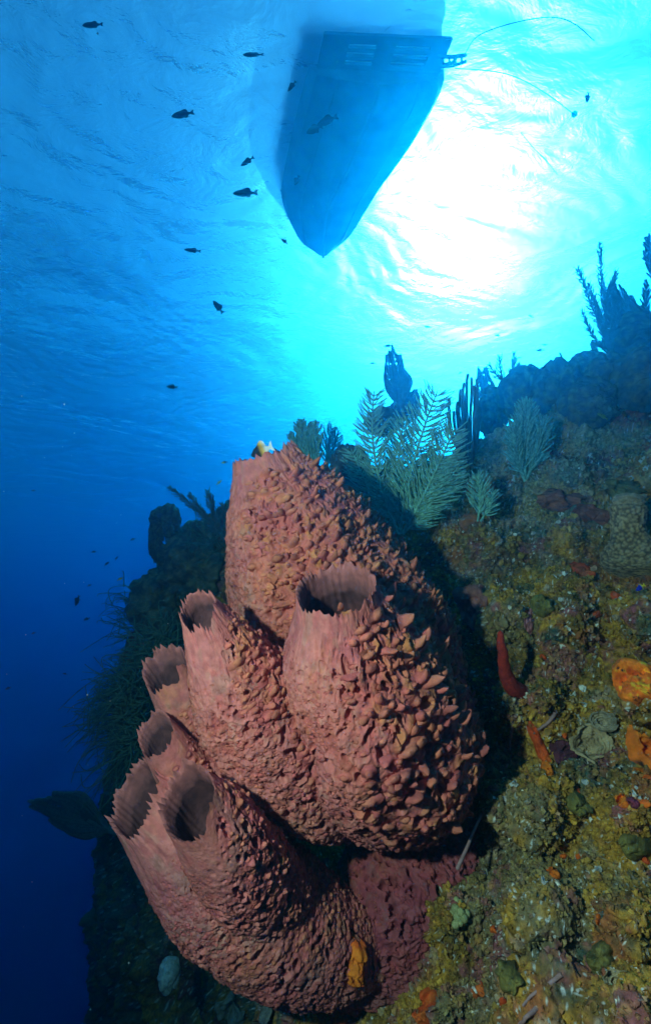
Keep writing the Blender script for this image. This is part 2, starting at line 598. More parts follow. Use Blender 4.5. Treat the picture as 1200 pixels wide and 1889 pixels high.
def fingers(rng, Pg, Ng, t, rad, length, sp, weight, hmax, rbase, tall, tone):
    nv, nu = weight.shape
    rows = max(2, int(length / sp))
    J, I = [], []
    for r_ in range(rows):
        j = (r_ + rng.rand()) / rows
        R_ = np.interp(j, np.linspace(0, 1, nv), rad)
        m = max(3, int(2 * math.pi * R_ / sp))
        a = (np.arange(m) + rng.uniform(-.45, .45, m)) / m
        jj = np.clip(j + rng.uniform(-.5, .5, m) / rows, 0, 1)
        J.append((jj * (nv - 1)).astype(int))
        I.append((a * nu).astype(int) % nu)
    J, I = np.concatenate(J), np.concatenate(I)
    wt = weight[J, I]
    keep = wt > rng.uniform(.03, .55, len(J))
    J, I, wt = J[keep], I[keep], wt[keep]
    n = len(J)
    p, nn, tt = Pg[J, I], Ng[J, I], t[J]
    ss = np.cross(tt, nn)
    big = rng.rand(n)
    if tall:
        hh = hmax * (.18 + .9 * big ** 1.6) * (.15 + .85 * wt)
        rr = rbase * (.65 + .75 * rng.rand(n)) * (.75 + .5 * big) * min(1.15, (hmax / .045) ** .45)
    else:
        pt = np.clip(.55 + 1.1 * fbm(p * 14, 3, 63), .12, 1.25)
        hh = hmax * (.25 + .9 * big ** 2) * (.15 + .85 * wt) * pt
        rr = rbase * (.5 + .6 * rng.rand(n)) * (.45 + .55 * wt) * (.55 + .45 * pt)
    up = rng.uniform(.55, 1.15, n)[:, None] * (1.0 if tall and hmax > .02 else .35)
    d0 = nn * 1.0 + tt * .25 * up + .18 * rng.randn(n, 3)
    d1 = nn * .45 + tt * 1.0 * up + .22 * rng.randn(n, 3)
    d0 /= np.linalg.norm(d0, axis=1)[:, None]
    d1 /= np.linalg.norm(d1, axis=1)[:, None]
    k = 12 if tall else 7
    prof = np.array([1.9, 1.38, 1.10, .98, .90, .76, .48, .05]) if tall else np.array([2.0, 1.45, 1.0, .62, .08])
    q = len(prof)
    th = np.arange(k) * 2 * math.pi / k
    wide = rng.uniform(.75, 1.65 if tall and hmax > .02 else 1.25, n)
    out = np.zeros((n, q, k, 3))
    x = p - nn * (.25 * hh)[:, None]
    for i in range(q):
        f = i / (q - 1)
        d = d0 * (1 - f) + d1 * f
        if i:
            x = x + d * (1.25 * hh / (q - 1))[:, None]
        th_ax = np.cross(d, ss)
        th_ax /= np.linalg.norm(th_ax, axis=1)[:, None] + 1e-9
        ru = (rr * prof[i])[:, None] * (1 + (.09 if tall else .14) * rng.randn(n, k))
        out[:, i] = x[:, None] + (ru * np.cos(th)[None] * wide[:, None])[:, :, None] * ss[:, None] + (ru * np.sin(th)[None] * .8)[:, :, None] * th_ax[:, None]
    base = grid_faces(k, q, True)
    Fq = (np.arange(n)[:, None, None] * (q * k) + base[None]).reshape(-1, 4)
    V = out.reshape(-1, 3)
    f = np.tile(np.repeat(np.linspace(0, 1, q), k), n)
    pick = np.repeat(rng.rand(n), q * k)
    nz = fbm(V * 16 + 3, 3, 5)
    mixv = np.clip(tone + .08 + (.32 if tall else .15) * f + .55 * nz + (.3 if tall else .15) * (pick - .5), 0, 1)
    col = mixc(PINK, BROWN, mixv)
    lightv = ((.10 if tall else .03) * f * (pick > .5))[:, None]
    col = col * (1 - lightv) + np.array((.60, .30, .20))[None] * lightv
    mv = (sstep(.05, .5, fbm(V * 5 + 11, 3, 35)) * .5 * (1 - .5 * f))[:, None]
    col = col * (1 - mv) + np.array((.36, .085, .10))[None] * mv
    return V, Fq, col * np.repeat(.85 + .3 * rng.rand(n), q * k)[:, None]


def sponge_tube(ctrl, nu, nv, seed, tilt=.5, teeth=26, tooth=.02, smooth_band=.14, right_amp=.045, left_amp=.010, pits=0.0,
                knob_cell=.050, base_fade=True, theta0=-25, cavity=1.4, knob_bias=.0, tone=0.0,
                fing_h=.04, fing_sp=.028, nod_sp=.0135, nod_h=.007):
    rng = np.random.RandomState(seed)
    rows = np.array([list(P(a, b, d)) + [hw * d / F] for a, b, d, hw in ctrl])
    line, length = catmull(rows, nv)
    ctr, rad = line[:, :3], np.clip(line[:, 3], .004, None)
    t = np.gradient(ctr, axis=0)
    t /= np.linalg.norm(t, axis=1)[:, None]
    e1 = np.array([1., 0, 0])[None] - t * t[:, :1]
    e1 /= np.linalg.norm(e1, axis=1)[:, None]
    e2 = np.cross(t, e1)
    th = np.linspace(0, 2 * math.pi, nu, endpoint=False)
    s = np.linspace(0, length, nv)
    TH, SS = np.meshgrid(th, s)
    RR = np.repeat(rad[:, None], nu, 1)
    cth, sth = np.cos(TH), np.sin(TH)
    rm = float(np.mean(rad))
    q = np.stack([(rm * cth).ravel(), (rm * sth).ravel(), SS.ravel()], 1)
    # slow undulation of the wall
    und = fbm(q * np.array([7, 7, 4])[None] + seed, 3, seed).reshape(nv, nu)
    RR = RR * (1 + .20 * und * (1 - .6 * sstep(.75, 1, SS / length)))
    u = SS / length
    rim = sstep(.0, 1.0, np.clip((u - .80) / .20, 0, 1))
    # teeth along the rim
    tt = (th / (2 * math.pi) * teeth + .5 * np.sin(3 * th + seed) + .3 * np.sin(7 * th + 2 * seed)) % teeth
    cell = np.floor(tt).astype(int) % teeth
    fr = tt - np.floor(tt)
    amp = tooth * (.35 + .75 * rng.rand(teeth) ** 1.3)
    pk = .5 + .34 * (rng.rand(teeth) - .5)
    up_ = np.where(fr < pk[cell], fr / pk[cell], (1 - fr) / (1 - pk[cell]))
    th_h = amp[cell] * up_ ** (1.0 + .9 * rng.rand(teeth)[cell]) + .2 * tooth * np.abs(fbm(np.stack([9 * np.cos(th), 9 * np.sin(th), np.full(nu, seed * .9)], 1), 3, seed + 6))
    low = .5 * tooth * fbm(np.stack([2.2 * np.cos(th), 2.2 * np.sin(th), np.full(nu, seed * 1.7)], 1), 3, seed + 5) * 2.5
    rim_off = th_h[None, :] * np.clip((u - .965) / .035, 0, 1) ** 1.6 + low[None, :] * rim + tilt * sth * RR * sstep(.45, 1, u)
    pos = ctr[:, None, :] + RR[:, :, None] * (cth[:, :, None] * e1[:, None, :] + sth[:, :, None] * e2[:, None, :]) + rim_off[:, :, None] * t[:, None, :]
    nrm = cth[:, :, None] * e1[:, None, :] + sth[:, :, None] * e2[:, None, :]
    # knobs
    side = (.5 + .5 * np.cos(TH - R(theta0))).ravel()
    nz = fbm(q * 9 + 3, 3, seed + 9)
    wr = sstep(.48, .85, side + .22 * nz + knob_bias)
    bandw = smooth_band * (1.25 - .75 * wr)
    fade = (1 - sstep(1 - bandw * 1.7, 1 - bandw * .15, u.ravel() + .06 * nz))
    warp = np.stack([vnoise(q * 28, seed + 1), vnoise(q * 28, seed + 2), vnoise(q * 28, seed + 3)], 1)
    kc = knob_cell
    f1, f2, rid = worley(q / np.array([kc, kc, kc * 1.35])[None] + .28 * warp, seed + 11)
    kn = np.clip(1 - (f1 / .56) ** 2, 0, 1) ** .95 * (rid > .18) * (.25 + .85 * rid)
    g1, g2, gid = worley(q / np.array([kc * .36, kc * .36, kc * .50])[None] + .3 * warp, seed + 17)
    fn = np.clip(1 - (g1 / .62) ** 2, 0, 1) * (gid > .15) * (.3 + .7 * gid)
    rdg = 1 - np.abs(fbm(q * np.array([34, 34, 15])[None], 3, seed + 23)) * 2
    fade_p = 1.0 if pits > .022 else 0.0
    n_a = fbm(q * np.array([30, 30, 17])[None] + .25 * warp, 3, seed + 25, .55)
    n_b = fbm(q * np.array([62, 62, 40])[None] + .25 * warp, 3, seed + 26, .55)
    net = (1 - np.clip(np.abs(n_a) * 2.6, 0, 1)) ** 1.3          # branching ridges
    net2 = (1 - np.clip(np.abs(n_b) * 2.6, 0, 1)) ** 1.3
    fuzz = fbm(q * 130, 3, seed + 27)
    m1, m2, mid = worley(q / np.array([.0115, .0115, .015])[None] + .3 * warp, seed + 19)
    micro = np.clip(1 - (m1 / .75) ** 2, 0, 1) * (.2 + .8 * mid)
    h = wr * (.20 * right_amp * kn) + (1 - wr) * left_amp * (.50 * fn + .25 * kn + .55 * net * (1 - .5 * fade_p) + .30 * net2) + .0016 * micro
    h = h + .0020 * fuzz
    p1, p2, pid = worley(q / np.array([kc * .74, kc * .74, kc * .98])[None] + .35 * warp, seed + 31)
    hole = sstep(.45, .27, p1 + .10 * n_b) * (pid > .28)
    w1, w2, wid = worley(q / np.array([kc * .34, kc * .34, kc * .5])[None] + .35 * warp, seed + 41)
    hole2 = sstep(.42, .2, w1 + .1 * n_b) * (wid > .5)
    pit_m = 0 * h
    if pits:
        pit_m = np.maximum(hole, hole2) * sstep(.05, .5, side + .5 * nz)
        h = h + pits * (.18 * sstep(.75, .46, p1) * (1 - hole) - 1.1 * hole * (.4 + pid) - .7 * hole2) * sstep(.05, .5, side + .5 * nz)
    h = h * fade + .0008 * fuzz
    lift = np.clip(h, 0, 1) * (.10 + .30 * wr)
    pos = pos.reshape(-1, 3) + nrm.reshape(-1, 3) * h[:, None] + np.repeat(t[:, None, :], nu, 1).reshape(-1, 3) * lift[:, None]
    # pigment: ochre knobs on pink flesh
    kk = np.clip(kn * wr * 1.3 + fn * .55 * (1 - wr), 0, 1)
    patch = sstep(-.25, .45, fbm(q * 7 + 40, 4, seed + 33))
    col = mixc(PINK, BROWN, np.clip(tone + .45 * kk + .65 * patch * (.35 + .65 * kk), 0, 1))
    pl = (1 - fade) * .55
    pl = pl * (.6 + .4 * sstep(-.2, .4, fbm(q * 18 + 9, 3, seed + 61)))
    col = col * (1 - pl[:, None]) + PALE[None] * pl[:, None]
    mv = sstep(.0, .5, fbm(q * 5 + 11, 4, seed + 35)) * .55                  # mauve flesh
    col = col * (1 - mv[:, None]) + np.array((.36, .085, .105))[None] * mv[:, None]
    hi = sstep(.1, .6, net) * (1 - wr) * .35  # pale highlights painted on the ridges of the left side
    col = col * (1 - hi[:, None]) + np.array((.56, .21, .17))[None] * hi[:, None]
    si = sstep(.22, .45, fbm(q * 13 + 5, 4, seed + 39)) * .35                 # grey silt
    col = col * (1 - si[:, None]) + np.array((.24, .17, .12))[None] * si[:, None]
    fl = sstep(.25, .5, fbm(q * 40, 3, seed + 37)) * .3
    col = col * (1 - fl[:, None]) + np.array((.46, .24, .16))[None] * fl[:, None]
    # fingers and nodules that grow out of the wall, pointing up and outwards
    Pg, Ng = pos.reshape(nv, nu, 3), nrm
    big = fingers(rng, Pg, Ng, t, rad, length, fing_sp, (wr * fade * (1 - .8 * pit_m)).reshape(nv, nu), fing_h, .0088, True, tone)
    nod = fingers(rng, Pg, Ng, t, rad, length, nod_sp, (np.clip(1 - .75 * wr, 0, 1) * fade * (1 - pit_m)).reshape(nv, nu), nod_h, .0050, False, tone)
    # cavity: lip and inner wall
    ni = 46
    top = pos.reshape(nv, nu, 3)[-1]
    rimc = top.mean(0)
    inner = []
    colin = []
    rtop = float(rad[-1])
    for j in range(ni):
        k = j / (ni - 1)
        dep = k * cavity * rtop * 2
        ii = int(np.clip(nv - 1 - dep / length * nv, 0, nv - 1))
        # stays parallel to the outer wall, a centimetre inside it
        ring0 = top if j == 0 else None
        if j == 0:
            ring = top.copy()
        else:
            c = ctr[ii]
            wall = .005 + .014 * min(1, k * 4)
            rr = np.maximum(RR[ii] - wall * rtop / .07, .25 * rtop) * (1 - .5 * k ** 3)
            rib = .010 * rtop * np.sin(th * teeth + 3 * np.sin(2 * th)) * (.6 + .4 * np.sin(5 * th))
            keep = max(0, 1 - k * 3.0)
            ring = c[None] + (rr + rib)[:, None] * nrm[ii] + ((tilt * sth[ii] * RR[ii] + low) * max(.25, 1 - k * 1.2) + th_h * max(0, 1 - j / 2.0))[:, None] * t[ii][None]
        inner.append(ring)
        colin.append(np.tile(lerp(PALE * .7, np.array((.11, .045, .045)), min(1, k * 3.5) ** .7)[None], (nu, 1)))  # shade of the cavity put into the colour, darker with depth
    inner.append(np.tile(inner[-1].mean(0)[None], (nu, 1)))
    colin.append(colin[-1])
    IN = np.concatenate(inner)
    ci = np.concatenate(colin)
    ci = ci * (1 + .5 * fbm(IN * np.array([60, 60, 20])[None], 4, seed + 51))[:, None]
    V, Fc, cc = [pos], [grid_faces(nu, nv, True)], [col]
    m = len(pos)
    for v_, f_, c_ in (big, nod):
        V.append(v_)
        Fc.append(f_ + m)
        cc.append(c_)
        m += len(v_)
    return np.concatenate(V), np.concatenate(Fc), np.concatenate(cc), IN, grid_faces(nu, ni + 1, True)[:, ::-1], ci


def add_tube(parent, name, args, **kw):
    V, Fc, col, IN, FI, ci = sponge_tube(*args, **kw)
    o = link_mesh(name, V, Fc, M['sponge'], parent, col=col)
    if name == 'tube':
        FOOT.append((V, Fc))
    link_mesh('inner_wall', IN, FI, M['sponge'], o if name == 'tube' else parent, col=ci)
    return o


FOOT = []


def build_sponges():
    grp = 'pink barrel sponges in the clump on the reef wall'
    # the tall barrel behind
    t = thing('barrel_sponge', P(700, 1480, 2.0), 'tallest barrel sponge rising behind the others with a knobbly orange brown wall', 'sponge', grp)
    add_tube(t, 'outer_wall', ([(760, 1560, 1.80, 90), (735, 1450, 1.78, 145), (690, 1300, 1.73, 178), (622, 1150, 1.67, 186), (576, 1050, 1.61, 155),
                                (533, 950, 1.56, 115), (506, 885, 1.53, 80), (490, 842, 1.51, 60)], 800, 640, 3),
             tilt=-.12, tooth=.022, right_amp=.046, left_amp=.014, smooth_band=.05, knob_bias=.12, teeth=24, cavity=1.0, knob_cell=.036, pits=.012, tone=.15, fing_h=.036, fing_sp=.0245, nod_sp=.0165, nod_h=.0075)
    # the joined pair in the middle
    t = thing('barrel_sponge', P(740, 1520, 1.45), 'broad pair of joined vase sponges in the middle with a wide square opening', 'sponge', grp)
    add_tube(t, 'tube', ([(748, 1446, 1.54, 100), (728, 1412, 1.47, 134), (696, 1350, 1.37, 156), (662, 1270, 1.285, 150), (640, 1195, 1.23, 122),
                          (626, 1130, 1.185, 86), (619, 1088, 1.16, 74)], 800, 600, 11),
             tilt=.12, tooth=.018, right_amp=.056, left_amp=.012, pits=.020, smooth_band=.15, teeth=36, theta0=-14, knob_cell=.042, knob_bias=.06, fing_h=.056, fing_sp=.031, nod_sp=.0135, nod_h=.0075)
    add_tube(t, 'tube', ([(640, 1480, 1.45, 60), (565, 1425, 1.36, 95), (500, 1350, 1.29, 105), (440, 1262, 1.23, 86), (398, 1190, 1.185, 58),
                          (368, 1128, 1.15, 34)], 560, 480, 23),
             tilt=.55, tooth=.020, right_amp=.030, left_amp=.013, pits=.016, smooth_band=.16, teeth=20, theta0=15, knob_cell=.04, fing_h=.026, fing_sp=.022, nod_sp=.0135, nod_h=.008)
    # two small ones at the left
    t = thing('barrel_sponge', P(400, 1400, 1.5), 'small barrel sponge half hidden behind the pair with a spiky slit opening', 'sponge', grp)
    add_tube(t, 'outer_wall', ([(470, 1470, 1.52, 62), (400, 1385, 1.44, 62), (345, 1300, 1.38, 54), (305, 1232, 1.34, 42)], 260, 220, 37),
             tilt=.5, tooth=.022, right_amp=.022, left_amp=.006, smooth_band=.32, teeth=15, knob_cell=.032, fing_h=.014, fing_sp=.018, nod_sp=.014, nod_h=.005)
    t = thing('barrel_sponge', P(400, 1500, 1.4), 'smallest barrel sponge with a pointed lip sitting above the lower pair', 'sponge', grp)
    add_tube(t, 'outer_wall', ([(440, 1560, 1.42, 58), (390, 1490, 1.33, 56), (335, 1420, 1.26, 50), (288, 1355, 1.215, 34)], 260, 220, 41),
             tilt=.62, tooth=.014, right_amp=.016, left_amp=.005, smooth_band=.36, teeth=18, knob_cell=.03, fing_h=.014, fing_sp=.018, nod_sp=.014, nod_h=.005)
    # the lower pair
    t = thing('barrel_sponge', P(690, 1660, 1.4), 'lowest pair of fused barrel sponges with two toothed openings and pitted skin', 'sponge', grp)
    add_tube(t, 'tube', ([(725, 1742, 1.46, 40), (640, 1738, 1.41, 70), (545, 1706, 1.34, 99), (434, 1632, 1.27, 114), (334, 1542, 1.215, 92),
                          (252, 1472, 1.18, 58)], 760, 600, 53),
             tilt=.45, tooth=.022, right_amp=.020, left_amp=.007, pits=.034, smooth_band=.15, teeth=30, knob_cell=.036, theta0=30, fing_h=.0095, fing_sp=.017, nod_sp=.0125, nod_h=.0055)
    add_tube(t, 'tube', ([(650, 1730, 1.46, 40), (560, 1702, 1.37, 58), (482, 1636, 1.22, 74), (410, 1548, 1.08, 73), (348, 1478, 1.0, 56)], 600, 520, 61),
             tilt=.45, tooth=.020, right_amp=.022, left_amp=.008, pits=.034, smooth_band=.17, teeth=24, knob_cell=.034, theta0=20, fing_h=.011, fing_sp=.018, nod_sp=.0125, nod_h=.0055)
    # encrusting foot that joins the clump to the wall
    mb_ctrl = [(560, 1800, 1.42, 24), (640, 1762, 1.46, 66), (725, 1675, 1.54, 122), (808, 1570, 1.66, 118), (880, 1460, 1.80, 50)]
    V, Fc, col, IN, FI, ci = sponge_tube(mb_ctrl, 420, 380, 71, 0, 12, .0, .05, right_amp=.016, left_amp=.030, pits=.030, knob_cell=.044, theta0=200, fing_h=.012, fing_sp=.02, nod_sp=.0145, nod_h=.009)
    FOOT.append((V, Fc))
    link_mesh('base', V, Fc, M['sponge'], t, col=col * np.array((.78, .60, .70))[None])


build_sponges()
vs_, fs_, m_ = [nV], [nF], len(nV)
for v_, f_ in FOOT:
    vs_.append(v_)
    fs_.append(f_ + m_)
    m_ += len(v_)
BVALL = BVHTree.FromPolygons(np.concatenate(vs_).tolist(), np.concatenate(fs_).tolist())


# ------------------------------------------------------------------ boat and lines at the surface
def box_mb(mb, c, ax, ay, az):
    """box with centre c and half-axis vectors"""
    c, ax, ay, az = (np.array(tuple(v), dtype=float) for v in (c, ax, ay, az))
    V = np.array([c + i * ax + j * ay + k * az for k in (-1, 1) for j in (-1, 1) for i in (-1, 1)])
    Q = np.array([(0, 2, 3, 1), (4, 5, 7, 6), (0, 1, 5, 4), (2, 6, 7, 3), (0, 4, 6, 2), (1, 3, 7, 5)])
    mb.v.append(V)
    mb.f.append(Q + mb.n)
    mb.n += 8


def build_boat():
    Lp = [(572, 118), (553, 190), (530, 290), (520, 360), (534, 405), (552, 436), (580, 456)]
    Rp = [(815, 128), (812, 165), (760, 260), (706, 335), (672, 390), (646, 428), (612, 456)]
    lw, _ = catmull([list(Pz(a, b, H)) for a, b in Lp], 26)
    rw, _ = catmull([list(Pz(a, b, H)) for a, b in Rp], 26)
    t = thing('boat', Vector((*((lw[0] + rw[0]) / 2)[:2], H)), 'dark dive boat seen from below, floating beside the bright sun patch', 'boat')
    rows = []
    for i in range(26):
        k = i / 25
        c = (lw[i] + rw[i]) / 2
        sec = []
        for f, z in ((1.10, .62), (1.03, .05), (1.0, -.04), (.90, -.20), (.45, -.29 - .05 * k), (0, -.36 - .03 * k)):
            sec.append(c + (lw[i] - c) * f + np.array([0, 0, z * (1 - .45 * k ** 3) if z < 0 else z]))
        for f, z in ((.45, -.29 - .05 * k), (.90, -.20), (1.0, -.04), (1.03, .05), (1.10, .62)):
            sec.append(c + (rw[i] - c) * f + np.array([0, 0, z * (1 - .45 * k ** 3) if z < 0 else z]))
        rows.append(sec)
    V = np.array(rows)
    nr, ns = V.shape[:2]
    faces = [tuple(q) for q in grid_faces(ns, nr, False).tolist()]
    faces.append(tuple(range(ns)))                      # transom
    for i in range(nr - 1):                             # deck
        faces.append((i * ns, (i + 1) * ns, (i + 1) * ns + ns - 1, i * ns + ns - 1))
    link_mesh('hull', V.reshape(-1, 3), faces, M['hull'], t, smooth=False)
    st_l, st_r = lw[0], rw[0]
    ax = (st_r - st_l)
    wdt = np.linalg.norm(ax)
    ax = ax / wdt
    fw = ((lw[-1] + rw[-1]) / 2 - (st_l + st_r) / 2)
    fw[2] = 0
    fw /= np.linalg.norm(fw)
    up = np.array([0, 0, 1.0])
    keel = MB()
    cs = (lw + rw) / 2
    keel.tube([cs[i] + up * (-.37 - .03 * i / 25) * (1 - .45 * (i / 25) ** 3) for i in range(0, 26)], .03, 6)
    for sgn in (.45, -.45):
        keel.tube([cs[i] + (lw[i] - cs[i]) * sgn * 1.35 - up * .265 for i in range(0, 22)], .018, 5)
    keel.build('keel', M['hull'], t)
    # swim platform at the stern: a frame with two banks of three open slots
    pl = MB()
    c0 = (st_l + st_r) / 2 + ax * .02
    dep, hw = .33, wdt * .46
    th = .03
    z0 = -.05
    cuts = [(-hw, -hw * .58), (-hw * .14, hw * .16), (hw * .72, hw)]
    for a, b in cuts:
        box_mb(pl, c0 - fw * dep / 2 + ax * (a + b) / 2 + up * z0, ax * (b - a) / 2, fw * dep / 2, up * th)
    edges = np.linspace(0, dep, 8)
    for a, b in ((-hw * .58, -hw * .14), (hw * .16, hw * .72)):
        seg = [(0, .05), (.09, .13), (.17, .21), (.25, dep)]
        for e0, e1 in seg:
            box_mb(pl, c0 - fw * (e0 + e1) / 2 + ax * (a + b) / 2 + up * z0, ax * ((b - a) / 2 - .001), fw * (e1 - e0) / 2, up * (th - .003))
    pl.build('swim_platform', M['hull'], t, smooth=False)
    rr = MB()
    for side in (lw, rw):
        cc = (lw + rw) / 2
        rr.tube([cc[i] + (side[i] - cc[i]) * 1.11 + up * .5 for i in range(26)], .04, 6)
    rr.build('rub_rail', M['rail'], t)
    ld = MB()
    p0 = np.array(tuple(Pz(806, 104, H - .08)))
    p1 = np.array(tuple(Pz(858, 102, H - .22)))
    sd = np.array([0.25, .75, .1]) * .14
    ld.tube([p0, (p0 + p1) / 2 - up * .02, p1], .022, 6)
    ld.tube([p0 + sd, (p0 + p1) / 2 + sd, p1 + sd * .6], .018, 6)
    for k in (.2, .42, .64, .86):
        a = p0 + (p1 - p0) * k
        ld.tube([a, a + sd * (1 - .4 * k)], .014, 5)
    ld.tube([np.array(tuple(Pz(818, 120, H - .1))), np.array(tuple(Pz(834, 116, H - .2))), np.array(tuple(Pz(842, 104, H - .2)))], .02, 6)
    ld.build('boarding_ladder', M['hull'], t)

    def line(name, pts, label, rad):
        q, _ = catmull([list(Pz(a, b, H - .25)) for a, b in pts], 40)
        mb = MB()
        mb.tube(q, rad, 5)
        o = mb.build(name, M['line'], None, Vector(q[0]))
        return tag(o, label, 'rope')
    line('mooring_rope', [(858, 98), (874, 72), (905, 55), (965, 38), (1022, 32), (1060, 45), (1095, 75)], 'thin rope curving upward from the boat ladder across the bright water', .0055)
    o = line('trailing_line', [(838, 126), (905, 131), (955, 144), (1010, 175), (1054, 208)], 'thin line trailing from the stern with a small dark float at its end', .005)
    mb = MB()
    e = np.array(tuple(Pz(1054, 208, H - .25)))
    e2 = np.array(tuple(Pz(1063, 213, H - .25)))
    mb.tube([e, e + (e2 - e) * .3, e + (e2 - e) * .7, e2], [.012, .035, .035, .010], 10)
    mb.build('float', M['line'], o)
    line('fishing_line', [(960, 245), (985, 275), (1008, 298), (1027, 322)], 'short thin straight line crossing the bright patch under the float', .004)


build_boat()


# ------------------------------------------------------------------ coral heads, crusts and small growth
def blob(name, c, ax, ay, az, seed, mat='coral', col=(.1, .08, .05), col2=None, lump=.18, cell=2.2, fine=.05, n=128, parent=None, flat=1.0):
    """a lumpy rounded mass with half-axes ax, ay, az (vectors)"""
    nv = n // 2
    ph = np.linspace(-math.pi / 2, math.pi / 2, nv)
    th = np.linspace(0, 2 * math.pi, n, endpoint=False)
    TH, PH = np.meshgrid(th, ph)
    d = np.stack([np.cos(PH) * np.cos(TH), np.cos(PH) * np.sin(TH), np.sin(PH)], -1).reshape(-1, 3)
    f1, f2, rid = worley(d * cell + seed * 3.7 + .3 * np.stack([vnoise(d * 4, seed), vnoise(d * 4, seed + 1), vnoise(d * 4, seed + 2)], 1), seed)
    r = 1 + lump * (np.sqrt(np.clip(1 - f1 ** 2, 0, 1)) * (.4 + rid) - .5) + .16 * fbm(d * 1.6 + seed, 3, seed + 3) + fine * fbm(d * 9, 5, seed + 5, .6)
    A = np.stack([np.array(tuple(a), dtype=float) for a in (ax, ay, az)])
    V = np.array(tuple(c), dtype=float)[None] + (d * r[:, None]) @ A
    c1 = np.asarray(col)
    c2 = np.asarray(col2 if col2 is not None else c1 * 1.7)
    cc = mixc(c1, c2, sstep(-.3, .4, fbm(d * 5 + seed, 4, seed + 9)))
    return link_mesh(name, V, grid_faces(n, nv, True), M[mat], parent, None if parent else Vector(c), col=cc)


def head(name, px, py, rx, ry, dist, label, cat, seed, group=None, **kw):
    dist = Z(dist)
    c = P(px, py, dist)
    s = dist / F
    o = blob(name, c, RGT * rx * s, UPC * ry * s, FWD * (rx + ry) * .5 * s, seed, **kw)
    return tag(o, label, cat, group)


DK = dict(col=(.05, .06, .035), col2=(.13, .15, .08), fine=.12)
grp = 'coral heads along the reef crest'
head('coral_mound', 962, 722, 38, 44, 4.0, 'round dark coral head on the crest just left of the widest crest mound', 'coral', 1, grp, **DK, cell=1.8, lump=.3)
head('coral_mound', 1026, 738, 44, 60, 3.7, 'widest dark coral mound standing up mid crest', 'coral', 2, grp, **DK, cell=2.2, lump=.34)
head('coral_mound', 1080, 676, 30, 24, 3.85, 'small overhanging coral knob with open water under its left side', 'coral', 3, grp, **DK, cell=1.8, lump=.3)
head('coral_mound', 1172, 625, 52, 44, 3.85, 'large dark round coral head under the brown sea fan', 'coral', 4, grp, **DK, cell=2.0, lump=.22)
head('coral_mound', 1125, 690, 36, 34, 3.15, 'rounded coral head with a pale green rim at the upper right', 'coral', 5, grp, col=(.05, .07, .04), col2=(.12, .13, .07), cell=1.8, lump=.3)
head('coral_mound', 1180, 705, 44, 48, 2.85, 'greenish coral column rising at the right edge of the photo', 'coral', 6, grp, col=(.06, .075, .04), col2=(.13, .13, .06), cell=2.0, lump=.32)
head('coral_mound', 908, 762, 28, 42, 4.4, 'small dark coral peak beside the gap in the crest', 'coral', 7, grp, **DK, cell=1.6, lump=.3)
head('coral_mound', 705, 778, 30, 26, 4.25, 'dark rounded rock under the grey purple fan', 'coral', 8, grp, **DK)
head('coral_mound', 642, 868, 34, 42, 3.15, 'dark mushroom shaped coral at the left foot of the big sea plume', 'coral', 9, grp, **DK, cell=1.6, lump=.35)
head('coral_mound', 1085, 745, 44, 40, 2.95, 'dark coral bulge below the overhanging knob', 'coral', 10, grp, **DK, cell=2.4, lump=.3)
head('coral_mound', 305, 1105, 60, 55, 4.0, 'blackish coral mass on the far wall left of the tall barrel sponge', 'coral', 12, 'dark coral masses on the far wall', **DK, cell=2.6, lump=.4)
head('coral_mound', 365, 1040, 62, 60, 3.9, 'blackish coral mass right beside the tall barrel sponge on the far wall', 'coral', 13, 'dark coral masses on the far wall', **DK, cell=2.6, lump=.4)
head('coral_mound', 312, 1796, 19, 26, 2.2, 'pale turquoise coral knob in the dark below the lowest sponges', 'coral', 14, None, col=(.25, .33, .30), col2=(.32, .42, .38), lump=.15)
# dark hanging sponge cluster at the left skyline
t = thing('rope_sponge', P(310, 1040, Z(4.1)), 'dark drooping lobed sponge standing on the far left skyline', 'sponge')
for k, (a, b, rx, ry) in enumerate(((306, 962, 22, 26), (288, 992, 11, 34), (320, 1000, 12, 34), (302, 1036, 11, 24))):
    dz = Z(4.1 + .05 * k)
    c = P(a, b, dz)
    blob('lobe', c, RGT * rx * dz / F, UPC * ry * dz / F, FWD * rx * dz / F, 20 + k, parent=t, **DK, lump=.5, cell=3.2)


CRUSTS = []


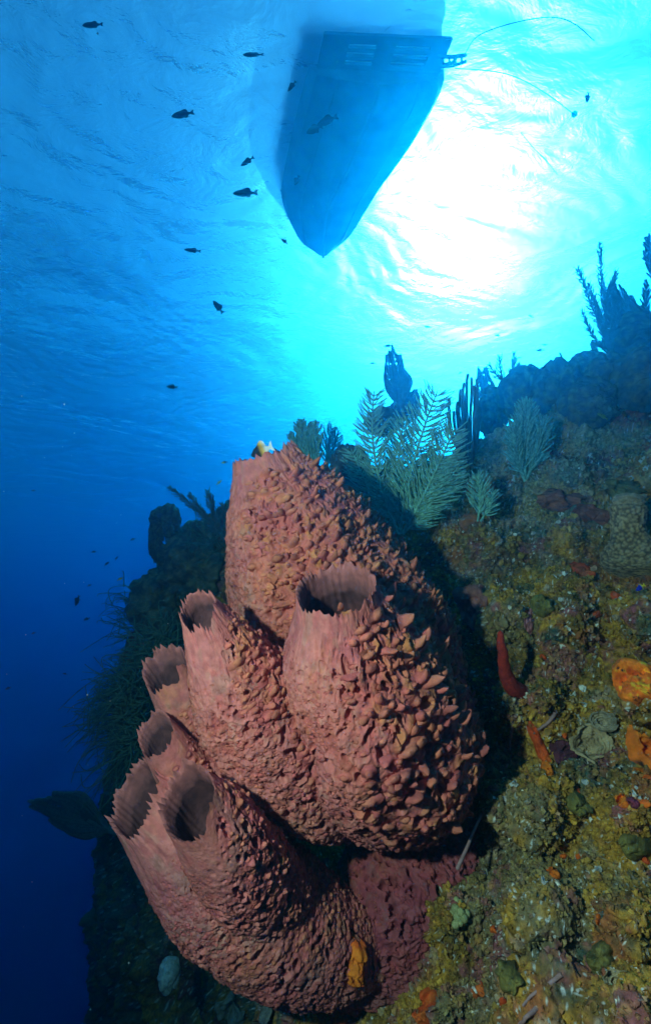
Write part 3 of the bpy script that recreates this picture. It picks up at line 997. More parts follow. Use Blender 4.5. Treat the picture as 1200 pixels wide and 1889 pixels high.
def crust(name, px, py, rx, ry, rot, label, cat, seed, col, col2=None, height=.018, lump=.5, group=None, pore=None, rings=0, cell=60, raise_=.010, overlay=None, on=None):
    BV = on if on is not None else BVREEF
    """an irregular living crust pressed onto the reef where it is seen"""
    CRUSTS.append((px, py, rx, ry))
    loc, n = hit(px, py, bv=BV)
    dist = depth_of(loc)
    n = (n * .55 - FWD * .45).normalized()
    e1 = (RGT - n * RGT.dot(n)).normalized()
    e2 = n.cross(e1)
    if e2.dot(UPC) < 0:
        e2 = -e2
    s = dist / F
    na, nr = 72, 26
    ca, sa = math.cos(R(rot)), math.sin(R(rot))
    V, K = [], []
    th = np.linspace(0, 2 * math.pi, na, endpoint=False)
    plate = name == 'plate_coral'
    out = 1 + (.14 if plate else .38) * fbm(np.stack([1.6 * np.cos(th), 1.6 * np.sin(th), np.full(na, seed * 2.3)], 1), 4, seed) * 1.6
    for j in range(nr):
        k = j / (nr - 1)
        for i in range(na):
            a, b = rx * s * k * out[i] * math.cos(th[i]), ry * s * k * out[i] * math.sin(th[i])
            p = loc + e1 * (a * ca - b * sa) + e2 * (a * sa + b * ca)
            h, _, _, _ = BV.ray_cast(p + n * .16, -n, .4)
            V.append(h if h is not None and abs((h - p).dot(n)) < (.05 if on is None else .028) else p)
            K.append(k)
    V = np.array([tuple(v) for v in V])
    K = np.array(K)
    # smooth the base a little so the crust bridges small gaps
    G = V.reshape(nr, na, 3)
    for _ in range(3):
        G = np.concatenate([G[:1] * 0 + G[:1].mean(1, keepdims=True), (G[:-2] + G[2:] + np.roll(G, 1, 1)[1:-1] + np.roll(G, -1, 1)[1:-1]) / 4, G[-1:]], 0)
    V = G.reshape(-1, 3)
    nn = np.array(tuple(n))
    f1, f2, rid = worley(V * cell + seed, seed)
    prof = np.sqrt(np.clip(1 - K ** 2.2, 0, 1))
    if plate:
        prof = .25 + .75 * K ** 1.6 + .25 * np.exp(-((K - .45) / .18) ** 2)
    h = raise_ * prof + height * prof * (1 - lump + lump * np.sqrt(np.clip(1 - f1 ** 2, 0, 1)) * (.4 + .9 * rid)) + .10 * height * fbm(V * 160, 3, seed + 4) - .012 * (K > .97)
    if rings:
        ang_ = np.tile(th, nr)
        h = h + height * (.13 * np.sin(K * rings * 6.28 + 1.6 * fbm(V * 25, 3, seed + 8)) + .10 * np.sin(ang_ * 9 + 4 * fbm(V * 20, 3, seed + 6)) * K)
    V = V + nn[None] * h[:, None]
    c1 = np.asarray(col)
    c2 = np.asarray(col2 if col2 is not None else c1 * .65)
    cc = mixc(c1, c2, sstep(-.3, .4, fbm(V * 38 + seed, 4, seed + 9)))
    if pore is not None:
        g1, g2, gid = worley(V * pore, seed + 15)
        m_ = ((g1 < .24) & (gid > .5)).astype(float)[:, None]
        cc = cc * (1 - m_) + np.array((.05, .02, .01))[None] * m_
    if overlay is not None:
        m_ = sstep(.34, .46, fbm(V * 50 + 5, 3, seed + 19))[:, None]
        cc = cc * (1 - m_) + np.asarray(overlay)[None] * m_
    o = link_mesh(name, V, grid_faces(na, nr, True), M['coral'], None, Vector(V.mean(0)), col=cc)
    return tag(o, label, cat, group)


ORANGE, ORED, GOLD = (.80, .145, .010), (.66, .08, .012), (.84, .195, .012)
grp = 'orange sponge crusts on the reef wall'
crust('encrusting_sponge', 1172, 1262, 40, 46, 10, 'thick orange sponge with yellow blotches at the right edge', 'sponge', 1, ORANGE, GOLD, .04, .7, grp, 45, overlay=(.80, .40, .02))
crust('encrusting_sponge', 1188, 1374, 34, 58, 5, 'orange sponge with dark pores at the right edge under the yellow blotched one', 'sponge', 2, ORANGE, GOLD, .03, .6, grp, 40)
crust('encrusting_sponge', 990, 1366, 11, 42, 12, 'red orange sponge strip beside the ruffled plate coral', 'sponge', 3, ORED, ORANGE, .018, .6, grp)
crust('encrusting_sponge', 1007, 1420, 8, 15, 0, 'small bright orange knob hanging below the red orange strip', 'sponge', 4, GOLD, ORANGE, .016, .4, grp)
crust('encrusting_sponge', 1070, 1052, 26, 13, 25, 'flat rust orange patch high on the wall below the pimpled coral post', 'sponge', 5, ORED, (.42, .10, .03), .010, .4, grp)
crust('encrusting_sponge', 1134, 1098, 10, 10, 0, 'small rust red spot near the tiny blue and yellow fish', 'sponge', 6, ORED, ORED, .008, .3, grp)
crust('encrusting_sponge', 655, 1776, 27, 32, -25, 'orange sponge growing against the foot of the lowest barrel sponges', 'sponge', 7, GOLD, ORED, .024, .6, grp, on=BVALL)
crust('encrusting_sponge', 790, 1857, 17, 28, 15, 'bright red orange sponge flap at the bottom edge of the photo', 'sponge', 8, (.66, .12, .015), ORED, .016, .4, grp)
crust('encrusting_sponge', 889, 1838, 15, 12, 20, 'small red orange sponge between pale lumps near the bottom', 'sponge', 9, (.62, .13, .02), ORED, .012, .4, grp)
crust('encrusting_sponge', 1147, 1476, 12, 12, -20, 'little orange sponge touching a maroon spot below the orange pair', 'sponge', 10, GOLD, ORANGE, .012, .5, grp)
crust('encrusting_sponge', 1166, 1480, 9, 9, 0, 'maroon spot of sponge touching the little orange one', 'sponge', 11, (.22, .03, .05), (.16, .03, .05), .009, .4, grp)
crust('encrusting_sponge', 1023, 1610, 10, 9, 20, 'tiny orange dot alone in the middle of the olive turf', 'sponge', 12, ORANGE, GOLD, .009, .4, grp)
crust('encrusting_sponge', 620, 1872, 18, 14, 0, 'dull orange red patch at the bottom left end of the olive wall', 'sponge', 13, (.5, .12, .03), ORED, .010, .4, grp)
rs_ = random.Random(12)
for k in range(12):
    a, b = rs_.uniform(900, 1195), rs_.uniform(1040, 1860)
    crust('encrusting_sponge', a, b, rs_.uniform(4, 8), rs_.uniform(4, 8), 0, 'tiny orange sponge speck scattered in the turf of the wall', 'sponge', 100 + k,
          rs_.choice((ORANGE, ORED)), ORED, .008, .5, 'tiny orange specks in the turf')
grp = 'brown and pink crusts on the reef wall'
crust('encrusting_sponge', 1040, 928, 52, 26, -12, 'lumpy reddish brown ridge crust below the bottlebrush plume', 'sponge', 14, (.36, .12, .05), (.22, .07, .035), .06, .7, grp, 30, cell=18)
crust('encrusting_sponge', 1100, 952, 36, 20, -25, 'reddish brown crust running down from the lumpy ridge to the coral post', 'sponge', 15, (.32, .10, .05), (.20, .06, .035), .04, .6, grp, cell=20)
crust('encrusting_sponge', 867, 962, 20, 20, 0, 'smooth brick brown lump under the small flat plume', 'sponge', 16, (.36, .13, .05), (.25, .09, .04), .05, .2, grp, 40)
crust('encrusting_sponge', 878, 1120, 38, 46, 20, 'dusty rose crust in the shade right of the barrel sponges', 'sponge', 17, (.34, .12, .085), (.22, .08, .06), .03, .4, grp)
crust('encrusting_sponge', 977, 1145, 7, 26, -8, 'narrow pink streak of crust above the red finger sponge', 'sponge', 18, (.45, .16, .16), (.35, .14, .13), .008, .3, grp)
crust('encrusting_sponge', 1030, 1390, 16, 40, 0, 'dark maroon crust behind the ruffled plate coral', 'sponge', 19, (.12, .025, .035), (.07, .02, .03), .012, .4, grp)
crust('plate_coral', 1074, 1378, 29, 39, -10, 'ruffled grey tan plate coral with concentric ridges', 'coral', 21, (.46, .31, .15), (.32, .21, .10), .035, .35, None, None, 8, raise_=.02)
crust('plate_coral', 1106, 1336, 22, 17, -20, 'small curled plate coral lapping over the ruffled one', 'coral', 22, (.40, .31, .19), (.28, .23, .15), .04, .25, None, None, 5, raise_=.02)
crust('plate_coral', 1130, 1812, 20, 16, 10, 'tan cup shaped plate coral near the bottom right corner', 'coral', 23, (.36, .28, .15), (.28, .22, .12), .022, .1, None, None, 3, raise_=.02)
crust('plate_coral', 440, 1858, 40, 24, 0, 'wide dim plate coral in the shade at the bottom left of the wall', 'coral', 24, (.12, .14, .12), (.09, .11, .09), .03, .2, None, None, 4, raise_=.02)
crust('plate_coral', 505, 1845, 26, 26, 0, 'round dim plate coral next to the wide shaded one', 'coral', 25, (.14, .15, .12), (.10, .11, .09), .03, .2, None, None, 3, raise_=.02)
rl = random.Random(5)
grp = 'olive coral lumps on the reef wall'
for k, (a, b, rr_, lab) in enumerate(((1115, 1765, 28, 'big knobbly olive coral lump above the tan cup'), (845, 1300 + 230, 0, ''), (1060, 1480, 20, 'olive lump below the ruffled plate coral'),
                                     (940, 1800, 24, 'yellow olive lump near the pink rope ends'), (1000, 1120, 22, 'olive lump between the pink streak and the rust patch'),
                                     (1170, 1560, 26, 'mossy yellow green lump at the right edge'), (1140, 910, 30, 'dark knob behind the pimpled coral post'))):
    if rr_:
        crust('coral_lump', a, b, rr_, rr_ * .9, 0, lab, 'coral', 40 + k, (.20, .16, .035), (.10, .085, .03), .045 if k != 6 else .09, .5, grp, cell=40)
# leafy algae turf over the near wall
def turf(n=44000):
    rs = np.random.RandomState(9)
    A, B_, C_, D_ = (nV[nF[:, k]] for k in range(4))
    cen = (A + B_ + C_ + D_) / 4
    nn = np.cross(C_ - A, D_ - B_)
    ar = np.linalg.norm(nn, axis=1)
    nn /= ar[:, None] + 1e-12
    fl = (nn @ np.array([0, -1, .25])) < 0
    nn[fl] *= -1
    dep = cen @ np.array(tuple(FWD))
    px = 600 + F * (cen @ np.array(tuple(RGT))) / dep
    py = 944.5 - F * (cen @ np.array(tuple(UPC))) / dep
    ok = (px > 560) & (px < 1230) & (py > 700) & (py < 1920) & (dep > .3)
    for a_, b_, c_, d_ in CRUSTS + [(1160, 985, 40, 60)]:
        ok &= ((px - a_) / (c_ * .95)) ** 2 + ((py - b_) / (d_ * .95)) ** 2 > 1
    den = fbm(cen * 5 + 3, 3, 77)
    wgt = ar / dep ** 2 * ok * sstep(-.7, .1, den)
    idx = rs.choice(len(cen), n, p=wgt / wgt.sum())
    c, m, d = cen[idx], nn[idx], dep[idx]
    m = m + .55 * rs.randn(n, 3)
    m /= np.linalg.norm(m, axis=1)[:, None]
    e1 = np.cross(m, rs.randn(n, 3))
    e1 /= np.linalg.norm(e1, axis=1)[:, None]
    e2 = np.cross(m, e1)
    r = (.0026 + .0065 * rs.rand(n) ** 2.5) * np.clip(d / 1.2, .75, 1.8)
    k = 7
    th = np.arange(k) * 2 * math.pi / k
    rr = r[:, None] * (.75 + .5 * rs.rand(n, k))
    ring = c[:, None] + rr[:, :, None] * (np.cos(th)[None, :, None] * e1[:, None] * .9 + np.sin(th)[None, :, None] * e2[:, None]) + (m * (r * .9)[:, None])[:, None] + m[:, None] * (r[:, None] * .45 * rs.randn(n, k))[:, :, None]
    V = np.concatenate([ring, (c + m * (r * .35)[:, None])[:, None], (c - m * (r * 1.0)[:, None])[:, None]], 1)
    f = []
    for i in range(k):
        f.append((i, (i + 1) % k, k))
        f.append(((i + 1) % k, i, k + 1))
    fc = (np.arange(n)[:, None, None] * (k + 2) + np.array(f)[None]).reshape(-1, 3)
    pal = np.array([(.20, .125, .022), (.36, .235, .035), (.14, .095, .028), (.27, .18, .042), (.44, .30, .055), (.09, .10, .04), (.30, .12, .06), (.50, .42, .30), (.24, .07, .06)])
    ci = rs.choice(9, n, p=[.24, .20, .16, .15, .09, .07, .04, .03, .02])
    rc_ = reef_color(c, None, None) * 1.3
    up_t = sstep(.35, 1.3, c[:, 2])[:, None] * .4  # teal light of the upper slope tinted into the turf too
    cc = (.35 * pal[ci] + .65 * rc_) * (1 - up_t) + np.array((.26, .40, .20))[None] * up_t
    cc = cc * (.75 + .5 * rs.rand(n))[:, None]
    o = link_mesh('algae_turf', V.reshape(-1, 3), fc, M['reef'], None, Vector((0, 0, 0)), col=np.repeat(cc, k + 2, 0), smooth=False)
    o['kind'] = 'stuff'
    # specks drifting in the water
    rs = np.random.RandomState(4)
    mb_v, mb_f = [], []
    oct_ = np.array([(1, 0, 0), (-1, 0, 0), (0, 1, 0), (0, -1, 0), (0, 0, 1), (0, 0, -1)], float)
    of = np.array([(0, 2, 4), (2, 1, 4), (1, 3, 4), (3, 0, 4), (2, 0, 5), (1, 2, 5), (3, 1, 5), (0, 3, 5)])
    for i in range(170):
        p = np.array(tuple(P(rs.uniform(-40, 640), rs.uniform(40, 1880), 0.9 + 2.6 * rs.rand())))
        mb_f.append(of + 6 * i)
        mb_v.append(p + oct_ * (.0008 + .0012 * rs.rand() ** 3) * (np.linalg.norm(p) ** .8))
    V = np.concatenate(mb_v)
    o = link_mesh('drifting_specks', V, np.concatenate(mb_f), M['coral'], None, Vector((0, 0, 0)), col=np.tile(np.array([[.55, .58, .55]]), (len(V), 1)))
    o['kind'] = 'stuff'


turf()
# the pimpled coral post at the right edge
loc, n = hit(1160, 1000)
dst = depth_of(loc)
t = thing('pillar_coral', loc, 'tan pimpled coral post flaring at its foot near the right edge', 'coral')
ctrl = [(1168, 1062, dst + .14, 66), (1166, 1038, dst + .02, 50), (1162, 1010, dst - .04, 36), (1160, 985, dst - .06, 28), (1158, 955, dst - .07, 27), (1158, 935, dst - .07, 30), (1158, 925, dst - .07, 12)]
rows = np.array([list(P(a, b, d)) + [h * d / F] for a, b, d, h in ctrl])
ln, Ln = catmull(rows, 110)
th = np.linspace(0, 2 * math.pi, 150, endpoint=False)
V = ln[:, None, :3] + ln[:, 3][:, None, None] * (np.cos(th)[None, :, None] * np.array(tuple(RGT)) + np.sin(th)[None, :, None] * np.array(tuple(FWD)))
Nn = np.cos(th)[None, :, None] * np.array(tuple(RGT)) + np.sin(th)[None, :, None] * np.array(tuple(FWD)) + np.zeros((110, 1, 1))
V, Nn = V.reshape(-1, 3), Nn.reshape(-1, 3)
f1, f2, rid = worley(V * 85, 77)
pm = np.sqrt(np.clip(1 - (f1 / .6) ** 2, 0, 1))
V = V + Nn * (.006 * pm + .02 * fbm(V * 9, 3, 78))[:, None]
link_mesh('post', V, grid_faces(150, 110, True), M['coral'], t, col=mixc((.15, .10, .05), (.42, .30, .14), pm))
cap = np.array(tuple(P(1158, 925, dst - .07)))
blob('crown_lump', cap, RGT * 24 * dst / F, UPC * 14 * dst / F, FWD * 24 * dst / F, 91, parent=t, col=(.30, .21, .10), col2=(.42, .30, .15), lump=.2, cell=5)
# red finger sponge
loc, n = hit(950, 1272)
dst = depth_of(loc) - .02
mb = MB()
q, _ = catmull([list(P(a, b, dst - o)) + [r * dst / F] for a, b, o, r in ((964, 1282, -.02, 17), (941, 1262, .03, 14), (929, 1225, .06, 10), (924, 1190, .08, 7.5), (922, 1168, .08, 5))], 40)
q[:, :3] += .004 * np.stack([vnoise(q[:, :3] * 40, 1), vnoise(q[:, :3] * 40, 2), vnoise(q[:, :3] * 40, 3)], 1)
mb.tube(q[:, :3], q[:, 3], 20)
M['redfinger'] = principled('red finger sponge', (.30, .022, .008), rough=.9, var=.3, nscale=60, bump=.9, bscale=180, bdist=.004)
tag(mb.build('finger_sponge', M['redfinger'], None, Vector(q[0, :3])), 'tapering dark red finger sponge standing beside the shaded gap', 'sponge')


def bulbs(pts, label, seed, r0):
    loc, n = hit(*pts[0])
    t = thing('bulb_algae', loc, label, 'algae', 'clusters of pale green bubbles')
    for k, (a, b) in enumerate(pts):
        c, nn = hit(a, b)
        d = depth_of(c)
        c = c - FWD * (r0 * 1.6 * d / F)
        rr = r0 * d / F * (.8 + .4 * ((k * 37) % 10) / 10)
        blob('bulb', c, RGT * rr, UPC * rr * 1.1, FWD * rr, seed + k, parent=t, col=(.26, .27, .09), col2=(.42, .40, .17), lump=.02, fine=.02, n=28)


bulbs([(838, 1652), (830, 1660), (845, 1658), (852, 1666), (836, 1668), (846, 1674), (857, 1676), (840, 1682), (852, 1684), (832, 1676), (845, 1692), (860, 1668), (836, 1696)],
      'larger cluster of pale green bubble algae at the foot of the sponges', 60, 7)
bulbs([(745, 1700), (753, 1696), (758, 1704), (748, 1708), (762, 1698)], 'smaller cluster of pale green bubble algae under the sponge foot', 80, 7)


def rope(name, pts, r0, label, cat, lift=.012, mat='tendril'):
    W = []
    for a, b in pts:
        c, nn = hit(a, b)
        W.append(list(c - FWD * lift))
    q, _ = catmull(W, 50)
    q += .003 * np.stack([vnoise(q * 50, 1), vnoise(q * 50, 2), vnoise(q * 50, 3)], 1)
    mb = MB()
    mb.tube(q, np.linspace(r0, r0 * .55, 50), 7)
    return tag(mb.build(name, M[mat], None, Vector(q[0])), label, cat)


rope('rope_sponge', [(1030, 1788), (1005, 1806), (980, 1820), (958, 1842)], .0045, 'pink rope sponge lying across the turf near the bottom edge', 'sponge')
rope('rope_sponge', [(982, 1850), (966, 1864), (950, 1880)], .0045, 'short pink rope sponge at the very bottom edge', 'sponge')
rope('rope_sponge', [(946, 1318), (940, 1345), (936, 1380), (931, 1412)], .006, 'thin pink rope sponge hanging beside the dark gap', 'sponge')
rope('rope_sponge', [(1022, 1310), (1008, 1328), (992, 1340), (978, 1352)], .006, 'dusky pink rope sponge arching over the red orange strip', 'sponge')
q, _ = catmull([list(P(a, b, d)) for a, b, d in ((888, 1502, 1.36), (872, 1535, 1.33), (862, 1560, 1.30), (843, 1602, 1.24))], 40)
mb = MB()
mb.tube(q, np.linspace(.0035, .0055, 40), 7)
tag(mb.build('worm_tube', M['tendril'], None, Vector(q[0])), 'pale pink worm tube leaning at the edge of the sponge foot', 'worm')


# ------------------------------------------------------------------ sea plumes, rods, fans
def frond(mb, base, tip, bend, n, plen, rp, rs, rows=2, ang=42, seed=0, curl=.35, taper=.55, face=None, droop=0, start=.18):
    """a main stem with side branchlets in rows; plen in metres"""
    rnd = random.Random(seed)
    base, tip = np.array(tuple(base)), np.array(tuple(tip))
    mid = (base + tip) / 2 + np.array(tuple(bend))
    u = np.linspace(0, 1, 30)[:, None]
    st = (1 - u) ** 2 * base + 2 * u * (1 - u) * mid + u ** 2 * tip
    stem = MB() if mb is None else mb[0]
    br = mb[1]
    stem.tube(st, np.linspace(rs, rs * .4, 30), 6)
    tg = np.gradient(st, axis=0)
    tg /= np.linalg.norm(tg, axis=1)[:, None]
    face = np.array(tuple(face if face is not None else FWD))
    for i in range(n):
        k = start + (1 - start) * (i + rnd.random() * .6) / n
        j = min(29, int(k * 29))
        p, t = st[j], tg[j]
        side = np.cross(t, face)
        side /= np.linalg.norm(side) + 1e-9
        fr = np.cross(side, t)
        for r_ in range(rows):
            phi = 2 * math.pi * r_ / rows + (rnd.random() - .5) * (.5 if rows < 3 else 1.2)
            sd = side * math.cos(phi) + fr * math.sin(phi)
            L_ = plen * (math.sin(math.pi * min(1, (k * .86 + .10))) ** taper) * (.62 + .5 * rnd.random())
            a = R(ang + rnd.uniform(-15, 15))
            d0 = t * math.cos(a) + sd * math.sin(a)
            d1 = t * math.cos(a * curl) + sd * math.sin(a * curl) + np.array([0, 0, -droop])
            pts = []
            x = p.copy()
            wob = np.array([rnd.gauss(0, .09) for _ in range(3)])
            for s_ in range(7):
                pts.append(x.copy())
                f = s_ / 6
                d = d0 * (1 - f) + d1 * f + wob * math.sin(3.5 * f + i)
                x = x + d / (np.linalg.norm(d) + 1e-9) * L_ / 6
            br.tube(pts, [rp * 1.0, rp, rp, rp * .95, rp * .9, rp * .85, rp * .7], 5)


def plume(name, label, cat, fronds, mat, group=None, **kw):
    """fronds: (base px, tip px, dist base, dist tip, bend px, n, plen px, ...)"""
    b0 = fronds[0]
    t = thing(name, P(*b0[0], Z(b0[2])), label, cat, group)
    st, br = MB(), MB()
    for k, (bp_, tp, db, dt, bd, n, pl) in enumerate(fronds):
        db, dt = Z(db), Z(dt)
        s = db / F
        frond((st, br), P(*bp_, db), P(*tp, dt), RGT * bd[0] * s - UPC * bd[1] * s, n, pl * s, seed=k + 3 * len(label), **kw)
    st.build('stem', M[mat], t)
    br.build('branches', M[mat], t)
    return t


grp = 'gorgonians on the reef slope'
plume('sea_plume', 'largest feathery green sea plume rising behind the tall barrel sponge', 'sea plume',
      [((736, 985), (690, 722), 2.15, 2.3, (-42, 0), 90, 46), ((738, 985), (806, 722), 2.15, 2.2, (-22, 10), 110, 66), ((742, 985), (838, 790), 2.15, 2.05, (2, 10), 84, 58),
       ((730, 985), (648, 830), 2.2, 2.35, (0, 24), 70, 46), ((736, 980), (745, 770), 2.25, 2.4, (-14, 0), 84, 48), ((742, 985), (845, 860), 2.15, 2.1, (0, 14), 60, 46)],
      'plume', grp, rp=.0030, rs=.0085, rows=2, ang=54, curl=.62, taper=.35, start=.10)
plume('sea_plume', 'bushy bottlebrush sea plume standing alone below the crest mounds', 'sea plume',
      [((968, 888), (968, 742), 2.6, 2.65, (-4, 0), 56, 40), ((968, 888), (945, 780), 2.6, 2.55, (-12, 0), 34, 28), ((968, 888), (1000, 772), 2.6, 2.6, (12, 0), 36, 32)],
      'plume', grp, rp=.0042, rs=.009, rows=6, ang=50, curl=.5, taper=.5)
plume('sea_plume', 'small flat pale plume leaning over the brick brown lump', 'sea plume',
      [((880, 962), (880, 878), 2.05, 2.05, (8, 0), 40, 32), ((885, 962), (908, 905), 2.05, 2.0, (8, 0), 16, 26)],
      'plume', grp, rp=.0032, rs=.005, rows=3, ang=55, curl=.6, taper=.4)
plume('sea_plume', 'pale sea plume tuft peeking over the rim of the tall barrel sponge', 'sea plume',
      [((580, 872), (556, 782), 3.0, 3.0, (-4, 0), 26, 34), ((582, 872), (578, 784), 3.0, 3.0, (4, 0), 22, 28), ((580, 872), (536, 800), 3.0, 3.0, (-8, 0), 16, 22)],
      'plume', grp, rp=.007, rs=.01, rows=4, ang=36, curl=.5)
plume('sea_plume', 'faint feathery plume between the tall sponge and the largest plume', 'sea plume',
      [((604, 868), (612, 790), 4.6, 4.6, (-6, 0), 16, 34), ((600, 868), (624, 800), 4.6, 4.6, (-2, 0), 10, 26)], 'plume', grp, rp=.006, rs=.010, rows=2, ang=38)
plume('sea_whip', 'branching feathery sea whip bush against the bright water at the upper right', 'sea whip',
      [((1128, 662), (1064, 492), 3.7, 3.7, (-6, -14), 60, 15), ((1126, 660), (1106, 446), 3.7, 3.75, (-10, -4), 64, 14), ((1124, 655), (1072, 570), 3.7, 3.7, (-8, 18), 30, 12),
       ((1126, 655), (1112, 525), 3.7, 3.65, (10, 0), 40, 14), ((1128, 655), (1128, 520), 3.75, 3.75, (10, 0), 44, 16), ((1122, 640), (1084, 520), 3.7, 3.8, (4, 10), 36, 13),
       ((1108, 560), (1136, 500), 3.7, 3.7, (4, 4), 22, 14), ((1118, 620), (1092, 545), 3.7, 3.7, (4, 4), 26, 12), ((1126, 640), (1140, 560), 3.7, 3.7, (4, 4), 30, 14)],
      'darkplume', grp, rp=.0030, rs=.0062, rows=3, ang=40, curl=.7, taper=.3)
plume('sea_whip', 'dark sprig of gorgonian cut off by the right edge of the photo', 'sea whip',
      [((1222, 530), (1192, 440), 3.8, 3.8, (0, 0), 18, 26), ((1225, 560), (1186, 462), 3.8, 3.8, (4, 0), 18, 22)], 'darkplume', grp, rp=.006, rs=.01, rows=3, ang=36)
plume('sea_whip', 'feathery sprig rising behind the brown sea fan', 'sea whip',
      [((1186, 600), (1190, 520), 4.4, 4.4, (4, 0), 18, 16)], 'darkplume', grp, rp=.006, rs=.01, rows=3, ang=40)
plume('sea_whip', 'bare branching gorgonian on the crest left of the round coral heads', 'sea whip',
      [((935, 722), (920, 655), 4.6, 4.6, (-8, 0), 8, 16), ((935, 722), (948, 650), 4.6, 4.6, (6, 0), 9, 16), ((932, 705), (900, 672), 4.6, 4.6, (0, 8), 7, 14), ((936, 705), (958, 668), 4.6, 4.6, (4, 4), 7, 12)],
      'darkplume', grp, rp=.005, rs=.009, rows=2, ang=38)
plume('sea_whip', 'branching gorgonian spreading left of the tall barrel sponge', 'sea whip',
      [((424, 1012), (312, 898), 3.7, 3.8, (10, -8), 30, 17), ((424, 1010), (384, 905), 3.7, 3.7, (-8, 0), 26, 18), ((420, 1000), (350, 912), 3.7, 3.75, (0, 6), 22, 16), ((428, 1015), (412, 930), 3.7, 3.7, (0, 0), 20, 16)],
      'darkplume', grp, rp=.0042, rs=.0075, rows=3, ang=36, curl=.6, taper=.3)


def rods(name, label, base, dist, tips, r0, mat, group):
    dist = Z(dist)
    t = thing(name, P(*base, dist), label, 'sea rod', group)
    st = MB()
    for k, (a, b, bx, by) in enumerate(tips):
        s = dist / F
        p0, p1 = np.array(tuple(P(*base, dist))), np.array(tuple(P(a, b, dist + .05 * math.sin(k * 2.1))))
        mid = (p0 + p1) / 2 + np.array(tuple(RGT * bx * s - UPC * by * s))
        u = np.linspace(0, 1, 18)[:, None]
        q = (1 - u) ** 2 * p0 + 2 * u * (1 - u) * mid + u ** 2 * p1
        q = q + .006 * np.stack([vnoise(q * 14, k), vnoise(q * 14, k + 1), vnoise(q * 14, k + 2)], 1) * u
        mb = MB()
        mb.tube(q, np.linspace(r0 * .9, r0, 18), 7)
        mb.build('branch', M[mat], t)
    return t


rods('sea_rod', 'upright sea rod with many bare finger branches left of the bottlebrush plume', (868, 858), 2.95,
     [(842, 742, -16, 6), (848, 720, -18, 2), (856, 708, -14, 0), (863, 690, -10, 0), (868, 698, -2, 0), (874, 712, 6, 0), (879, 728, 10, 0), (881, 745, 12, 4), (836, 760, -16, 12),
      (828, 735, -26, 12), (852, 735, -8, 6), (872, 740, 6, 6), (860, 725, -4, 4), (826, 762, -18, 16), (878, 700, 8, -6), (845, 780, -8, 10)], .0085, 'darkplume', grp)
rods('sea_rod', 'single dark stub of sea rod on the overhanging knob', (1100, 668), 4.0, [(1092, 632, 2, 0), (1094, 640, 0, 0)], .02, 'darkplume', grp)
rods('sea_rod', 'lone thin whip standing on the widest crest mound', (1046, 694), 3.7, [(1033, 652, 4, 0), (1040, 672, -4, 0)], .006, 'darkplume', grp)


def fan(name, label, base, tip, hw, dist, mat, group, seed=0, n=30, rp=.006, ragged=.08, skew=0.0):
    """a net-like sea fan: ribs that spread from the foot and end along a rounded edge, tied by a mesh of twigs"""
    dist = Z(dist)
    t = thing(name, P(*base, dist), label, 'sea fan', group)
    rnd = random.Random(seed)
    s = dist / F
    st, net = MB(), MB()
    b, e = np.array(tuple(P(*base, dist))), np.array(tuple(P(*tip, dist + .1)))
    L_ = np.linalg.norm(e - b)
    ey = (e - b) / L_
    ex = np.cross(ey, np.array(tuple((FWD * .95 + RGT * .3).normalized())))
    ex /= np.linalg.norm(ex)
    ez = np.cross(ex, ey)
    rays = []
    for i in range(n):
        sd_ = -1 + 2 * i / (n - 1)
        Li = L_ * (1 - .38 * abs(sd_) ** 2.4) * (1 - skew * (1 - sd_) / 2) * (1 + rnd.uniform(-ragged, ragged) + .05 * math.sin(6 * sd_ + seed))
        W = hw * s * (sd_ + .05 * math.sin(9 * sd_ + seed))
        pts = []
        for k in range(14):
            f = k / 13
            x = W * math.sin(.5 * math.pi * min(1, f * 1.25)) ** 1.1 * (1 - .28 * f ** 5)
            pts.append(b + ey * Li * f + ex * (x + .010 * math.sin(7 * f + i) * f) + ez * (.10 * x * x / (hw * s) + .01 * math.sin(4 * f + 3 * sd_)))
        rays.append(pts)
        net.tube(pts, np.linspace(rp * 1.1, rp * .7, 14), 4)
    for k in range(2, 14):
        for i in range(n - 1):
            for m_ in range(2):
                if rnd.random() < .85:
                    k2 = min(13, k + rnd.choice((0, 1)))
                    p, q = np.array(rays[i][k]), np.array(rays[i + 1][k2])
                    if m_:
                        p = (p + np.array(rays[i][k - 1])) / 2
                        q = (q + np.array(rays[i + 1][k2 - 1])) / 2
                    net.tube([p, (p + q) / 2 + ez * rp, q], rp * .75, 4)
    st.tube([b - ey * L_ * .10, b, b + ey * L_ * .3], [rp * 3.2, rp * 2.6, rp * 1.4], 7)
    st.build('stem', M[mat], t)
    net.build('net', M[mat], t)
    return t


grp = 'sea fans on the reef'
fan('sea_fan', 'tall grey purple sea fan behind the largest sea plume', (740, 752), (722, 646), 27, 4.8, 'fan', grp, 3, 20, .012)
fan('sea_fan', 'low wide grey fan at the foot of the tall grey purple one', (738, 778), (762, 722), 30, 4.9, 'fan', grp, 4, 18, .012)
fan('sea_fan', 'faint pale fan behind the gap in the crest', (896, 752), (890, 680), 20, 6.0, 'fan', grp, 5, 12, .010)
fan('sea_fan', 'broad ragged brown sea fan on the large round coral mound at upper right', (1184, 640), (1134, 500), 40, 3.7, 'darkplume', grp, 6, 34, .009, .12, .55)
fan('sea_fan', 'dim sea fan leaning out from the far wall at the lower left', (205, 1530), (70, 1480), 44, 3.9, 'darkplume', grp, 7, 32, .010)


